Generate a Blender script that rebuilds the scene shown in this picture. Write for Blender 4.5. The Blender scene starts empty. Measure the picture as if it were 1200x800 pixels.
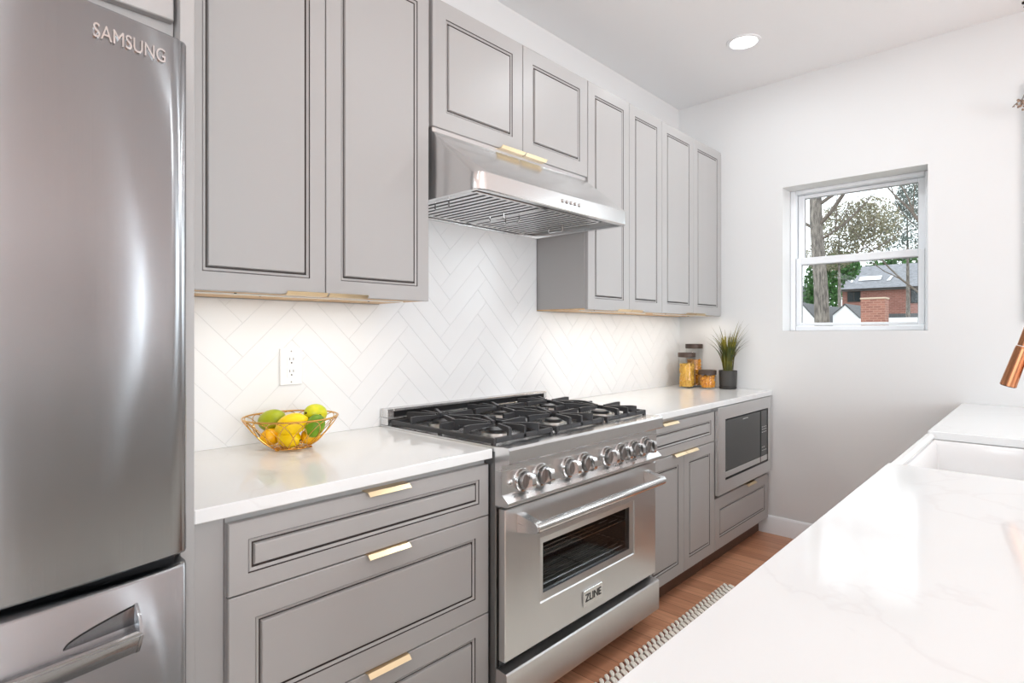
import bpy, math, random
from mathutils import Vector, Matrix
R = math.radians
PI = math.pi
S = bpy.context.scene
C = S.collection
random.seed(7)

# ---------------------------------------------------------------- camera
cam_data = bpy.data.cameras.new('camera')
cam_data.sensor_width = 36.0
cam_data.lens = 36.0 * 670.65 / 1200.0
cam_data.shift_y = -10.2 / 1200.0
cam_data.clip_end = 400
cam = bpy.data.objects.new('camera', cam_data)
cam.location = (1.9432, 0.0, 1.2845)
cam.rotation_euler = (R(90), 0, R(43.2143))
C.objects.link(cam)
S.camera = cam

# ---------------------------------------------------------------- view, world
S.view_settings.view_transform = 'Standard'
S.view_settings.look = 'None'
S.view_settings.gamma = 1.0
S.view_settings.use_curve_mapping = False
S.view_settings.exposure = 0.14
world = bpy.data.worlds.new('overcast sky')
S.world = world
world.use_nodes = True
bg = world.node_tree.nodes['Background']
bg.inputs['Color'].default_value = (0.90, 0.96, 1.0, 1)
bg.inputs['Strength'].default_value = 2.3
CAN_POWER = 15.0          # each recessed ceiling lamp, watts
LED_POWER = 1.35          # added under-cabinet strips, watts per metre
WIN_POWER = 0.28          # multiplies the added daylight lamps outside the openings


def area(name, loc, rot, sx, sy, power, color=(1, 1, 1), shape='RECTANGLE', parent=None):
    l = bpy.data.lights.new(name, 'AREA')
    l.shape = shape
    l.size = sx
    if shape == 'RECTANGLE':
        l.size_y = sy
    l.energy = power
    l.color = color
    o = bpy.data.objects.new(name, l)
    o.location = loc
    o.rotation_euler = rot
    C.objects.link(o)
    if parent:
        o.parent = parent
    return o

# lamps added as daylight outside the openings; the living and back windows are unseen
area('added_living_daylight', (7.45, -1.38, 1.65), (0, R(90), 0), 2.3, 1.7, 360 * WIN_POWER, (0.885, 0.955, 1.0))
area('added_living_daylight', (7.45, 0.80, 1.65), (0, R(90), 0), 2.3, 1.6, 360 * WIN_POWER, (0.885, 0.955, 1.0))
area('daylight_end_window', (2.40, 4.25, 1.93), (R(-90), 0, 0), .9, 1.0, 60 * WIN_POWER, (0.885, 0.955, 1.0))
area('added_streak_light', (5.50, 4.25, 1.45), (R(-90), 0, 0), .36, 2.6, 420 * WIN_POWER, (0.885, 0.955, 1.0))  # lamp added to brighten the streak on the fridge door
area('added_back_daylight', (3.1, -4.75, 1.6), (R(90), 0, 0), 4.4, 2.0, 120 * WIN_POWER, (0.885, 0.955, 1.0))

# ---------------------------------------------------------------- materials
def srgb(r, g, b):
    f = lambda c: (c / 255) / 12.92 if c / 255 <= 0.04045 else ((c / 255 + 0.055) / 1.055) ** 2.4
    return (f(r), f(g), f(b), 1)


def mat(name, col, rough=0.5, metal=0.0, spec=0.5, coat=0.0, trans=0.0, ior=1.45):
    m = bpy.data.materials.new(name)
    m.use_nodes = True
    b = m.node_tree.nodes['Principled BSDF']
    b.inputs['Base Color'].default_value = col if len(col) == 4 else (*col, 1)
    b.inputs['Roughness'].default_value = rough
    b.inputs['Metallic'].default_value = metal
    b.inputs['Specular IOR Level'].default_value = spec
    b.inputs['Coat Weight'].default_value = coat
    b.inputs['Transmission Weight'].default_value = trans
    b.inputs['IOR'].default_value = ior
    return m


def nt(m):
    return m.node_tree.nodes, m.node_tree.links, m.node_tree.nodes['Principled BSDF']


def add_noise_color(m, c1, c2, scale, stretch=(1, 1, 1), lo=0.35, hi=0.65, detail=4):
    n, l, b = nt(m)
    g = n.new('ShaderNodeNewGeometry')
    mp = n.new('ShaderNodeMapping')
    mp.inputs['Scale'].default_value = stretch
    no = n.new('ShaderNodeTexNoise')
    no.inputs['Scale'].default_value = scale
    no.inputs['Detail'].default_value = detail
    cr = n.new('ShaderNodeValToRGB')
    cr.color_ramp.elements[0].position = lo
    cr.color_ramp.elements[1].position = hi
    cr.color_ramp.elements[0].color = c1
    cr.color_ramp.elements[1].color = c2
    l.new(g.outputs['Position'], mp.inputs['Vector'])
    l.new(mp.outputs['Vector'], no.inputs['Vector'])
    l.new(no.outputs['Fac'], cr.inputs['Fac'])
    l.new(cr.outputs['Color'], b.inputs['Base Color'])
    return no, mp


def add_bump(m, scale, strength, dist=0.002, stretch=(1, 1, 1)):
    n, l, b = nt(m)
    g = n.new('ShaderNodeNewGeometry')
    mp = n.new('ShaderNodeMapping')
    mp.inputs['Scale'].default_value = stretch
    no = n.new('ShaderNodeTexNoise')
    no.inputs['Scale'].default_value = scale
    no.inputs['Detail'].default_value = 3
    bu = n.new('ShaderNodeBump')
    bu.inputs['Strength'].default_value = strength
    bu.inputs['Distance'].default_value = dist
    l.new(g.outputs['Position'], mp.inputs['Vector'])
    l.new(mp.outputs['Vector'], no.inputs['Vector'])
    l.new(no.outputs['Fac'], bu.inputs['Height'])
    l.new(bu.outputs['Normal'], b.inputs['Normal'])


def brushed(name, col, rough, aniso, stretch, var=0.08, rot=0.0, smudge=0.0):
    m = mat(name, col, rough, 1.0)
    n, l, b = nt(m)
    b.inputs['Anisotropic'].default_value = aniso
    b.inputs['Anisotropic Rotation'].default_value = rot
    t = n.new('ShaderNodeTangent')
    t.direction_type = 'RADIAL'
    t.axis = 'Z'
    l.new(t.outputs['Tangent'], b.inputs['Tangent'])
    g = n.new('ShaderNodeNewGeometry')
    mp = n.new('ShaderNodeMapping')
    mp.inputs['Scale'].default_value = stretch
    no = n.new('ShaderNodeTexNoise')
    no.inputs['Scale'].default_value = 1.0
    no.inputs['Detail'].default_value = 5
    mr = n.new('ShaderNodeMapRange')
    mr.inputs['From Min'].default_value = 0.3
    mr.inputs['From Max'].default_value = 0.7
    mr.inputs['To Min'].default_value = rough - var
    mr.inputs['To Max'].default_value = rough + var
    l.new(g.outputs['Position'], mp.inputs['Vector'])
    l.new(mp.outputs['Vector'], no.inputs['Vector'])
    l.new(no.outputs['Fac'], mr.inputs['Value'])
    out = mr.outputs['Result']
    if smudge:
        n2 = n.new('ShaderNodeTexNoise')
        n2.inputs['Scale'].default_value = 14
        n2.inputs['Detail'].default_value = 8
        n2.inputs['Roughness'].default_value = 0.75
        l.new(g.outputs['Position'], n2.inputs['Vector'])
        m2 = n.new('ShaderNodeMapRange')
        m2.inputs['From Min'].default_value = 0.42
        m2.inputs['From Max'].default_value = 0.72
        m2.inputs['To Min'].default_value = 0
        m2.inputs['To Max'].default_value = smudge
        l.new(n2.outputs['Fac'], m2.inputs['Value'])
        ad = n.new('ShaderNodeMath')
        l.new(out, ad.inputs[0])
        l.new(m2.outputs['Result'], ad.inputs[1])
        out = ad.outputs[0]
    l.new(out, b.inputs['Roughness'])
    return m


M = {}
M['wall'] = mat('white wall paint', srgb(226, 226, 226), 0.55)
M['ceiling'] = mat('white ceiling paint', srgb(245, 246, 247), 0.7)
M['trim'] = mat('white satin trim', srgb(240, 241, 243), 0.3)
M['vinyl'] = mat('white window vinyl', srgb(238, 240, 243), 0.3)
M['paint'] = mat('warm grey cabinet paint', srgb(175, 173, 172), 0.36)
M['bounce_white'] = mat('bounce white cabinet paint', srgb(232, 231, 229), 0.36)  # unseen peninsula fronts, white picked to bounce light into the aisle
M['glaze'] = mat('dark glaze in grooves', srgb(62, 55, 52), 0.5)
M['toe'] = mat('toe kick brown laminate', srgb(104, 78, 64), 0.5)
M['ply'] = mat('tan plywood underside', srgb(222, 186, 140), 0.5)
add_noise_color(M['ply'], srgb(228, 192, 146), srgb(206, 166, 118), 6, (6, 1, 6))
M['dark'] = mat('black gap', srgb(22, 20, 20), 0.6)
M['brass'] = mat('pale brushed brass', srgb(228, 205, 168), 0.3, 1.0)
M['quartz'] = mat('white polished quartz', srgb(234, 234, 234), 0.10, 0, .4)
M['tile'] = mat('glossy white ceramic tile', srgb(236, 236, 236), 0.2, 0, .4)
M['grout'] = mat('pale grey grout', srgb(229, 229, 229), 0.8)
M['fridge'] = brushed('vertical grain fridge steel', srgb(168, 170, 173), 0.23, 1.0, (300, 300, 2), 0.02, 0.25)
M['steel'] = brushed('brushed stainless', srgb(222, 222, 222), 0.27, 0.5, (2, 2, 60), 0.004, 0.0)
M['steel_used'] = brushed('smudged stainless', srgb(218, 218, 218), 0.30, 0.3, (2, 2, 60), 0.004, 0.0, smudge=0.10)
M['steel_dark'] = brushed('dark stainless', srgb(140, 140, 140), 0.3, 0.3, (2, 2, 60), 0.006, 0.0)
M['hood'] = brushed('hood stainless', srgb(222, 222, 222), 0.22, 0.5, (2, 2, 60), 0.004, 0.0)
M['chrome'] = mat('polished chrome', srgb(222, 222, 222), 0.08, 1.0)
M['iron'] = mat('matte black cast iron', srgb(52, 52, 54), 0.42)
add_bump(M['iron'], 300, 0.25)
M['cap'] = mat('black enamel burner cap', srgb(40, 40, 42), 0.3)
M['alu'] = mat('cast aluminium burner', srgb(190, 188, 184), 0.35, 1.0)
M['enamel'] = mat('dark grey oven enamel', srgb(70, 70, 72), 0.35)
M['black'] = mat('black plastic', srgb(24, 24, 26), 0.35)
M['mwglass'] = mat('dark microwave glass', srgb(58, 62, 62), 0.12, 0.0, 0.6)
M['grey'] = mat('mid grey plastic', srgb(150, 150, 150), 0.4)
M['lightmark'] = mat('pale printed mark', srgb(205, 205, 205), 0.4)
M['plastic'] = mat('white outlet plastic', srgb(243, 243, 243), 0.3)
M['copper'] = mat('brushed copper', srgb(190, 132, 96), 0.22, 1.0)
M['fireclay'] = mat('white fireclay', srgb(240, 240, 240), 0.12)
M['gold'] = mat('gold wire', srgb(222, 172, 92), 0.25, 1.0)
M['lime'] = mat('lime peel', srgb(140, 170, 30), 0.35)
add_noise_color(M['lime'], srgb(138, 156, 14), srgb(188, 196, 40), 14)
add_bump(M['lime'], 380, 0.12)
M['lime2'] = mat('green lime peel', srgb(84, 140, 24), 0.35)
add_noise_color(M['lime2'], srgb(62, 120, 14), srgb(142, 180, 34), 12)
add_bump(M['lime2'], 380, 0.12)
M['limeyellow'] = mat('yellowing lime peel', srgb(190, 200, 30), 0.35)
add_noise_color(M['limeyellow'], srgb(146, 182, 26), srgb(224, 214, 30), 14)
add_bump(M['limeyellow'], 380, 0.12)
M['lemon'] = mat('lemon peel', srgb(252, 212, 6), 0.35)
add_bump(M['lemon'], 340, 0.15)
M['lemon2'] = mat('ripe lemon peel', srgb(248, 184, 10), 0.38)
add_bump(M['lemon2'], 340, 0.15)
M['stem'] = mat('dry stem', srgb(70, 52, 26), 0.7)
M['pasta'] = mat('yellow pasta', srgb(248, 190, 60), 0.5)
M['pasta2'] = mat('orange pasta', srgb(240, 160, 34), 0.5)
add_noise_color(M['pasta'], srgb(250, 206, 92), srgb(196, 128, 30), 150, (1, 1, 1), .45, .62, 2)
add_noise_color(M['pasta2'], srgb(246, 178, 60), srgb(186, 96, 16), 120, (1, 1, 1), .45, .62, 2)
M['walnut'] = mat('dark walnut lid', srgb(70, 56, 48), 0.45)
add_noise_color(M['walnut'], srgb(82, 64, 52), srgb(52, 42, 38), 12, (1, 8, 8))
M['pot'] = mat('matte charcoal ceramic', srgb(62, 60, 58), 0.5)
M['soil'] = mat('dark soil', srgb(46, 36, 28), 0.9)
M['blade'] = mat('grass blade', srgb(74, 84, 34), 0.5)
add_noise_color(M['blade'], srgb(58, 70, 30), srgb(132, 122, 40), 9, (1, 1, 1), 0.4, 0.66)
M['stalk'] = mat('yellow green stalk', srgb(150, 140, 44), 0.55)
M['bark'] = mat('grey bark', srgb(112, 104, 98), 0.9)
add_noise_color(M['bark'], srgb(82, 76, 72), srgb(140, 132, 124), 6, (3, 3, 0.6))
M['twig'] = mat('grey brown twig', srgb(104, 94, 86), 0.9)
M['leaf_olive'] = mat('olive leaf', srgb(126, 122, 98), 0.8)
M['leaf_green'] = mat('deep green leaf', srgb(62, 104, 48), 0.8)
M['leaf_blue'] = mat('blue green needle', srgb(92, 106, 100), 0.8)
M['slate'] = mat('grey roof shingle', srgb(128, 129, 134), 0.85)
add_noise_color(M['slate'], srgb(118, 119, 124), srgb(146, 147, 152), 3, (1, 1, 6))
M['darkroof'] = mat('dark roof shingle', srgb(92, 92, 94), 0.85)
M['siding'] = mat('white siding', srgb(238, 238, 240), 0.6)
M['winglass'] = mat('dark house window', srgb(44, 50, 54), 0.15)
M['winframe'] = mat('dark house window frame', srgb(48, 42, 40), 0.6)
M['ground'] = mat('winter lawn', srgb(110, 110, 90), 0.95)
M['chord'] = mat('white cord', srgb(225, 225, 222), 0.7)
M['dried'] = mat('dried flower', srgb(160, 136, 116), 0.9)
add_noise_color(M['dried'], srgb(196, 168, 148), srgb(120, 98, 84), 60)
M['hook'] = mat('dark metal hook', srgb(60, 58, 58), 0.4, 1.0)
M['rug'] = mat('rust brown rug yarn', srgb(150, 104, 84), 0.95)
add_noise_color(M['rug'], srgb(170, 118, 96), srgb(84, 52, 42), 90, (1, 1, 1), 0.4, 0.62)
M['yarn'] = mat('cream yarn', srgb(250, 245, 234), 0.9)
M['yarndark'] = mat('rust yarn', srgb(140, 88, 70), 0.95)

# quartz veins
n, l, b = nt(M['quartz'])
g = n.new('ShaderNodeNewGeometry')
no = n.new('ShaderNodeTexNoise')
no.inputs['Scale'].default_value = 1.1
no.inputs['Detail'].default_value = 6
no.inputs['Distortion'].default_value = 0.9
l.new(g.outputs['Position'], no.inputs['Vector'])
cr = n.new('ShaderNodeValToRGB')
e = cr.color_ramp.elements
e[0].position = 0.492
e[0].color = srgb(235, 236, 236)
e[1].position = 0.508
e[1].color = srgb(235, 236, 236)
v = e.new(0.5)
v.color = srgb(231, 231, 231)
l.new(no.outputs['Fac'], cr.inputs['Fac'])
l.new(cr.outputs['Color'], b.inputs['Base Color'])

# brick
def brick_mat(name, c1, c2, mortar, scale, bw=0.2, rh=0.075, ms=0.012):
    m = mat(name, c1, 0.85)
    n, l, b = nt(m)
    g = n.new('ShaderNodeNewGeometry')
    sx = n.new('ShaderNodeSeparateXYZ')
    l.new(g.outputs['Position'], sx.inputs[0])
    ad = n.new('ShaderNodeMath')
    l.new(sx.outputs['X'], ad.inputs[0])
    l.new(sx.outputs['Y'], ad.inputs[1])
    cb = n.new('ShaderNodeCombineXYZ')
    l.new(ad.outputs[0], cb.inputs['X'])
    l.new(sx.outputs['Z'], cb.inputs['Y'])
    br = n.new('ShaderNodeTexBrick')
    br.inputs['Scale'].default_value = scale
    br.inputs['Color1'].default_value = c1
    br.inputs['Color2'].default_value = c2
    br.inputs['Mortar'].default_value = mortar
    br.inputs['Brick Width'].default_value = bw
    br.inputs['Row Height'].default_value = rh
    br.inputs['Mortar Size'].default_value = ms
    l.new(cb.outputs[0], br.inputs['Vector'])
    l.new(br.outputs['Color'], b.inputs['Base Color'])
    return m
M['brick'] = brick_mat('red brick', srgb(156, 104, 94), srgb(136, 88, 78), srgb(158, 122, 112), 1.0, 0.45, 0.16, 0.02)
M['brick2'] = brick_mat('chimney brick', srgb(160, 108, 94), srgb(132, 84, 74), srgb(164, 124, 108), 1.0, 0.22, 0.075, 0.014)

# wood floor: boards run across the aisle (X)
def floor_mat():
    m = mat('brown hardwood floor', srgb(160, 104, 72), 0.3)
    n, l, b = nt(m)
    g = n.new('ShaderNodeNewGeometry')
    br = n.new('ShaderNodeTexBrick')
    br.offset = 0.37
    br.inputs['Scale'].default_value = 1.0
    br.inputs['Color1'].default_value = srgb(232, 174, 138)
    br.inputs['Color2'].default_value = srgb(196, 138, 106)
    br.inputs['Mortar'].default_value = srgb(140, 92, 68)
    br.inputs['Brick Width'].default_value = 0.9
    br.inputs['Row Height'].default_value = 0.083
    br.inputs['Mortar Size'].default_value = 0.0012
    br.inputs['Bias'].default_value = -0.1
    l.new(g.outputs['Position'], br.inputs['Vector'])
    mp = n.new('ShaderNodeMapping')
    mp.inputs['Scale'].default_value = (3, 40, 1)
    no = n.new('ShaderNodeTexNoise')
    no.inputs['Scale'].default_value = 1.5
    no.inputs['Detail'].default_value = 5
    l.new(g.outputs['Position'], mp.inputs['Vector'])
    l.new(mp.outputs['Vector'], no.inputs['Vector'])
    mx = n.new('ShaderNodeMixRGB')
    mx.blend_type = 'MULTIPLY'
    mx.inputs['Fac'].default_value = 0.55
    cr = n.new('ShaderNodeValToRGB')
    cr.color_ramp.elements[0].position = 0.3
    cr.color_ramp.elements[1].position = 0.65
    cr.color_ramp.elements[0].color = (0.62, 0.57, 0.54, 1)
    cr.color_ramp.elements[1].color = (1, 1, 1, 1)
    l.new(no.outputs['Fac'], cr.inputs['Fac'])
    l.new(br.outputs['Color'], mx.inputs['Color1'])
    l.new(cr.outputs['Color'], mx.inputs['Color2'])
    l.new(mx.outputs['Color'], b.inputs['Base Color'])
    return m
M['floor'] = floor_mat()


def pane_mat(name, tint, refl):
    m = bpy.data.materials.new(name)
    m.use_nodes = True
    n, l = m.node_tree.nodes, m.node_tree.links
    n.clear()
    o = n.new('ShaderNodeOutputMaterial')
    t = n.new('ShaderNodeBsdfTransparent')
    t.inputs['Color'].default_value = (*tint, 1)
    gl = n.new('ShaderNodeBsdfGlossy')
    gl.inputs['Roughness'].default_value = 0.02
    lw = n.new('ShaderNodeLayerWeight')
    pw = n.new('ShaderNodeMath')
    pw.operation = 'POWER'
    pw.inputs[1].default_value = 4.0
    mu = n.new('ShaderNodeMath')
    mu.operation = 'MULTIPLY_ADD'
    mu.inputs[1].default_value = .75 * refl
    mu.inputs[2].default_value = .035 * refl
    mx = n.new('ShaderNodeMixShader')
    l.new(lw.outputs['Facing'], pw.inputs[0])
    l.new(pw.outputs[0], mu.inputs[0])
    l.new(mu.outputs[0], mx.inputs['Fac'])
    l.new(t.outputs[0], mx.inputs[1])
    l.new(gl.outputs[0], mx.inputs[2])
    l.new(mx.outputs[0], o.inputs['Surface'])
    return m
M['pane'] = pane_mat('clear window glass', (0.97, 0.98, 0.98), 0.9)
M['jarglass'] = pane_mat('clear jar glass', (0.985, 0.99, 0.985), .5)
M['ovenglass'] = pane_mat('tinted oven glass', (0.72, 0.73, 0.74), .55)
M['led'] = mat('added strip diffuser', (.9, .88, .84, 1), 0.4)  # lens of the added under-cabinet strips
M['lamp'] = mat('lamp lens', (1, 1, 1, 1), 0.5)
M['lamp'].node_tree.nodes['Principled BSDF'].inputs['Emission Color'].default_value = (1, 0.98, 0.95, 1)
M['lamp'].node_tree.nodes['Principled BSDF'].inputs['Emission Strength'].default_value = 6.0

# ---------------------------------------------------------------- mesh builder
class MB:
    def __init__(self):
        self.v, self.f, self.mi = [], [], []

    def add(self, verts, faces, mi=0):
        o = len(self.v)
        self.v += [tuple(p) for p in verts]
        for f in faces:
            self.f.append(tuple(i + o for i in f))
            self.mi.append(mi)
        return self

    def box(self, x0, x1, y0, y1, z0, z1, bev=0.0, mi=0):
        if bev <= 0:
            vs = [(x, y, z) for x in (x0, x1) for y in (y0, y1) for z in (z0, z1)]
            fs = [(0, 1, 3, 2), (4, 6, 7, 5), (0, 4, 5, 1), (2, 3, 7, 6), (0, 2, 6, 4), (1, 5, 7, 3)]
            return self.add(vs, fs, mi)
        b = min(bev, (x1 - x0) * .49, (y1 - y0) * .49, (z1 - z0) * .49)
        lo, hi = (x0, y0, z0), (x1, y1, z1)
        vs, idx = [], {}
        for sx in (0, 1):
            for sy in (0, 1):
                for sz in (0, 1):
                    s = (sx, sy, sz)
                    for ax in range(3):
                        p = []
                        for k in range(3):
                            e_ = hi[k] if s[k] else lo[k]
                            p.append(e_ if k == ax else (e_ - b if s[k] else e_ + b))
                        idx[(s, ax)] = len(vs)
                        vs.append(p)
        fs = []
        for ax in range(3):
            o1, o2 = (ax + 1) % 3, (ax + 2) % 3
            for side in (0, 1):
                q = []
                for (a, c) in ((0, 0), (1, 0), (1, 1), (0, 1)):
                    s = [0, 0, 0]
                    s[ax], s[o1], s[o2] = side, a, c
                    q.append(idx[(tuple(s), ax)])
                fs.append(tuple(q) if side else tuple(reversed(q)))
        for ax in range(3):
            o1, o2 = (ax + 1) % 3, (ax + 2) % 3
            for a in (0, 1):
                for c in (0, 1):
                    s0, s1 = [0] * 3, [0] * 3
                    s0[ax], s1[ax] = 0, 1
                    s0[o1] = s1[o1] = a
                    s0[o2] = s1[o2] = c
                    q = (idx[(tuple(s0), o1)], idx[(tuple(s1), o1)], idx[(tuple(s1), o2)], idx[(tuple(s0), o2)])
                    fs.append(q if (a + c) % 2 else tuple(reversed(q)))
        for sx in (0, 1):
            for sy in (0, 1):
                for sz in (0, 1):
                    s = (sx, sy, sz)
                    q = (idx[(s, 0)], idx[(s, 1)], idx[(s, 2)])
                    fs.append(q if (sx + sy + sz) % 2 else tuple(reversed(q)))
        return self.add(vs, fs, mi)

    def tube(self, pts, rad, seg=8, closed=False, mi=0, caps=True):
        pts = [Vector(p) for p in pts]
        n_ = len(pts)
        rr = rad if isinstance(rad, (list, tuple)) else [rad] * n_
        tang = []
        for i in range(n_):
            a = pts[(i - 1) % n_] if (closed or i) else pts[i]
            c = pts[(i + 1) % n_] if (closed or i < n_ - 1) else pts[i]
            t = (c - a)
            tang.append(t.normalized() if t.length > 1e-9 else Vector((0, 0, 1)))
        up = Vector((0, 0, 1)) if abs(tang[0].z) < 0.9 else Vector((1, 0, 0))
        nrm = (up - tang[0] * up.dot(tang[0])).normalized()
        vs = []
        for i in range(n_):
            nrm = (nrm - tang[i] * nrm.dot(tang[i]))
            nrm = nrm.normalized() if nrm.length > 1e-6 else tang[i].orthogonal().normalized()
            bi = tang[i].cross(nrm)
            for k in range(seg):
                a = 2 * PI * k / seg
                vs.append(pts[i] + (nrm * math.cos(a) + bi * math.sin(a)) * rr[i])
        fs = []
        m_ = n_ if closed else n_ - 1
        for i in range(m_):
            j = (i + 1) % n_
            for k in range(seg):
                k2 = (k + 1) % seg
                fs.append((i * seg + k, i * seg + k2, j * seg + k2, j * seg + k))
        if not closed and caps:
            fs.append(tuple(reversed(range(seg))))
            fs.append(tuple(range((n_ - 1) * seg, n_ * seg)))
        return self.add(vs, fs, mi)

    def lathe(self, prof, c, axis='z', seg=32, mi=0, mis=None):
        """prof = [(radius, height)...] around axis through c."""
        vs, fs, ms = [], [], []
        for (r_, h_) in prof:
            for k in range(seg):
                a = 2 * PI * k / seg
                u, w = r_ * math.cos(a), r_ * math.sin(a)
                if axis == 'z':
                    vs.append((c[0] + u, c[1] + w, c[2] + h_))
                elif axis == 'x':
                    vs.append((c[0] + h_, c[1] + u, c[2] + w))
                else:
                    vs.append((c[0] + w, c[1] + h_, c[2] + u))
        o = len(self.v)
        self.v += vs
        for i in range(len(prof) - 1):
            for k in range(seg):
                k2 = (k + 1) % seg
                self.f.append((o + i * seg + k, o + i * seg + k2, o + (i + 1) * seg + k2, o + (i + 1) * seg + k))
                self.mi.append(mis[i] if mis else mi)
        if prof[0][0] > 1e-6:
            self.f.append(tuple(o + k for k in reversed(range(seg))))
            self.mi.append(mis[0] if mis else mi)
        if prof[-1][0] > 1e-6:
            self.f.append(tuple(o + (len(prof) - 1) * seg + k for k in range(seg)))
            self.mi.append(mis[-1] if mis else mi)
        return self

    def prism(self, poly, axis, a0, a1, mi=0):
        """poly = 2-D outline; axis 'y' -> (x,z), 'x' -> (y,z), 'z' -> (x,y)."""
        def P(p, t):
            return (p[0], t, p[1]) if axis == 'y' else ((t, p[0], p[1]) if axis == 'x' else (p[0], p[1], t))
        k = len(poly)
        vs = [P(p, a0) for p in poly] + [P(p, a1) for p in poly]
        fs = [tuple(reversed(range(k))), tuple(range(k, 2 * k))]
        fs += [(i, (i + 1) % k, k + (i + 1) % k, k + i) for i in range(k)]
        return self.add(vs, fs, mi)

    def build(self, name, mats, parent=None, origin=None, smooth=35, fix=True):
        if not isinstance(mats, (list, tuple)):
            mats = [mats]
        o0 = Vector(origin) if origin is not None else (ORG.get(parent.name, Vector((0, 0, 0))) if parent else Vector((0, 0, 0)))
        me = bpy.data.meshes.new(name)
        me.from_pydata([(p[0] - o0.x, p[1] - o0.y, p[2] - o0.z) for p in self.v], [], self.f)
        for m in mats:
            me.materials.append(m)
        me.polygons.foreach_set('material_index', self.mi)
        if fix:
            import bmesh
            bm = bmesh.new()
            bm.from_mesh(me)
            bmesh.ops.remove_doubles(bm, verts=bm.verts, dist=1e-6)
            bmesh.ops.recalc_face_normals(bm, faces=bm.faces)
            bm.to_mesh(me)
            bm.free()
        me.polygons.foreach_set('use_smooth', [True] * len(me.polygons))
        me.set_sharp_from_angle(angle=R(smooth))
        me.update()
        ob = bpy.data.objects.new(name, me)
        C.objects.link(ob)
        if parent:
            ob.parent = parent
            ORG[ob.name] = o0
        else:
            ob.location = o0
            ORG[ob.name] = o0
        return ob

ORG = {}


def tag(o, label=None, cat=None, group=None, kind=None):
    if label:
        o['label'] = label
    if cat:
        o['category'] = cat
    if group:
        o['group'] = group
    if kind:
        o['kind'] = kind
    return o


def thing(name, loc, label, cat, group=None):
    o = bpy.data.objects.new(name, None)
    o.empty_display_size = 0.05
    o.location = loc
    C.objects.link(o)
    ORG[o.name] = Vector(loc)
    return tag(o, label, cat, group)


def dup(root, loc, label=None, group=None):
    def cp(o, p):
        c_ = o.copy()
        C.objects.link(c_)
        ORG[c_.name] = Vector(loc)
        if p:
            c_.parent = p
        for ch in list(o.children):
            cp(ch, c_)
        return c_
    r_ = cp(root, None)
    r_.location = loc
    if label:
        r_['label'] = label
    if group:
        r_['group'] = group
    return r_


def text_mb(body, size, depth, fn):
    cu = bpy.data.curves.new('lettering', 'FONT')
    cu.body = body
    cu.size = size
    cu.extrude = depth
    cu.align_x = 'CENTER'
    cu.align_y = 'CENTER'
    to = bpy.data.objects.new('lettering', cu)
    C.objects.link(to)
    dg = bpy.context.evaluated_depsgraph_get()
    me = bpy.data.meshes.new_from_object(to.evaluated_get(dg))
    mb = MB()
    mb.add([fn(p.co.x, p.co.y, p.co.z) for p in me.vertices], [tuple(p.vertices) for p in me.polygons])
    bpy.data.objects.remove(to)
    bpy.data.curves.remove(cu)
    bpy.data.meshes.remove(me)
    return mb

# ================================================================= THE SETTING
YE, ZC = 3.818, 2.886
XR, YB = 7.2, -4.5
MB().box(-0.3, XR + .3, YB - .3, YE + .3, -0.12, 0.0).build('floor', M['floor'])['kind'] = 'structure'
MB().box(-0.3, XR + .3, YB - .3, YE + .3, ZC, ZC + .12).build('ceiling', M['ceiling'])['kind'] = 'structure'
wl = MB().box(-0.3, 0.0, YB, YE, 0, ZC).build('wall_left', M['wall'])
wl['kind'] = 'structure'
# end wall with two window openings and an added narrow one
W1 = (0.709, 1.46, 1.297, 2.203)      # x0, x1, z0, z1
W2 = (1.94, 2.86, 1.43, 2.43)
W5 = (5.34, 5.66, .15, 2.70)      # unseen narrow sidelight, guessed and placed for the streak on the fridge


def wall_y(mb, x0, x1, y0, y1, openings):
    xs = x0
    for (a, b_, z0, z1) in openings:
        mb.box(xs, a, y0, y1, 0, ZC)
        mb.box(a, b_, y0, y1, 0, z0)
        mb.box(a, b_, y0, y1, z1, ZC)
        xs = b_
    mb.box(xs, x1, y0, y1, 0, ZC)
    return mb
wall_y(MB(), -0.3, XR + .3, YE, YE + .28, [W1, W2, W5]).build('wall_end', M['wall'], fix=False)['kind'] = 'structure'
wall_y(MB(), -0.3, XR + .3, YB - .2, YB, [(0.9, 5.3, 0.6, 2.6)]).build('wall_back', M['wall'], fix=False)['kind'] = 'structure'  # unseen wall, its wide opening guessed to let daylight in
mb = MB()
mb.box(XR, XR + .2, YB, -2.25, 0, ZC)
mb.box(XR, XR + .2, -.5, 0, .4, 2.65)
mb.box(XR, XR + .2, 1.6, YE, 0, ZC)
mb.box(XR, XR + .2, -2.25, 1.6, 0, 0.4)
mb.box(XR, XR + .2, -2.25, 1.6, 2.65, ZC)
mb.build('wall_right', M['wall'], fix=False)['kind'] = 'structure'  # unseen wall with openings guessed to light the room
# baseboard along the end wall, behind the aisle
def baseboard(x0, x1):
    return MB().prism([(YE, 0), (YE - .015, 0), (YE - .015, .098), (YE - .010, .108), (YE - .006, .1135), (YE, .1135)], 'x', x0, x1)
baseboard(0.566, 1.66).build('baseboard_end', M['trim'])['kind'] = 'structure'
MB().box(0.0, 0.014, YB, -0.62, 0, 0.11).build('baseboard_left', M['trim'])['kind'] = 'structure'

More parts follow.
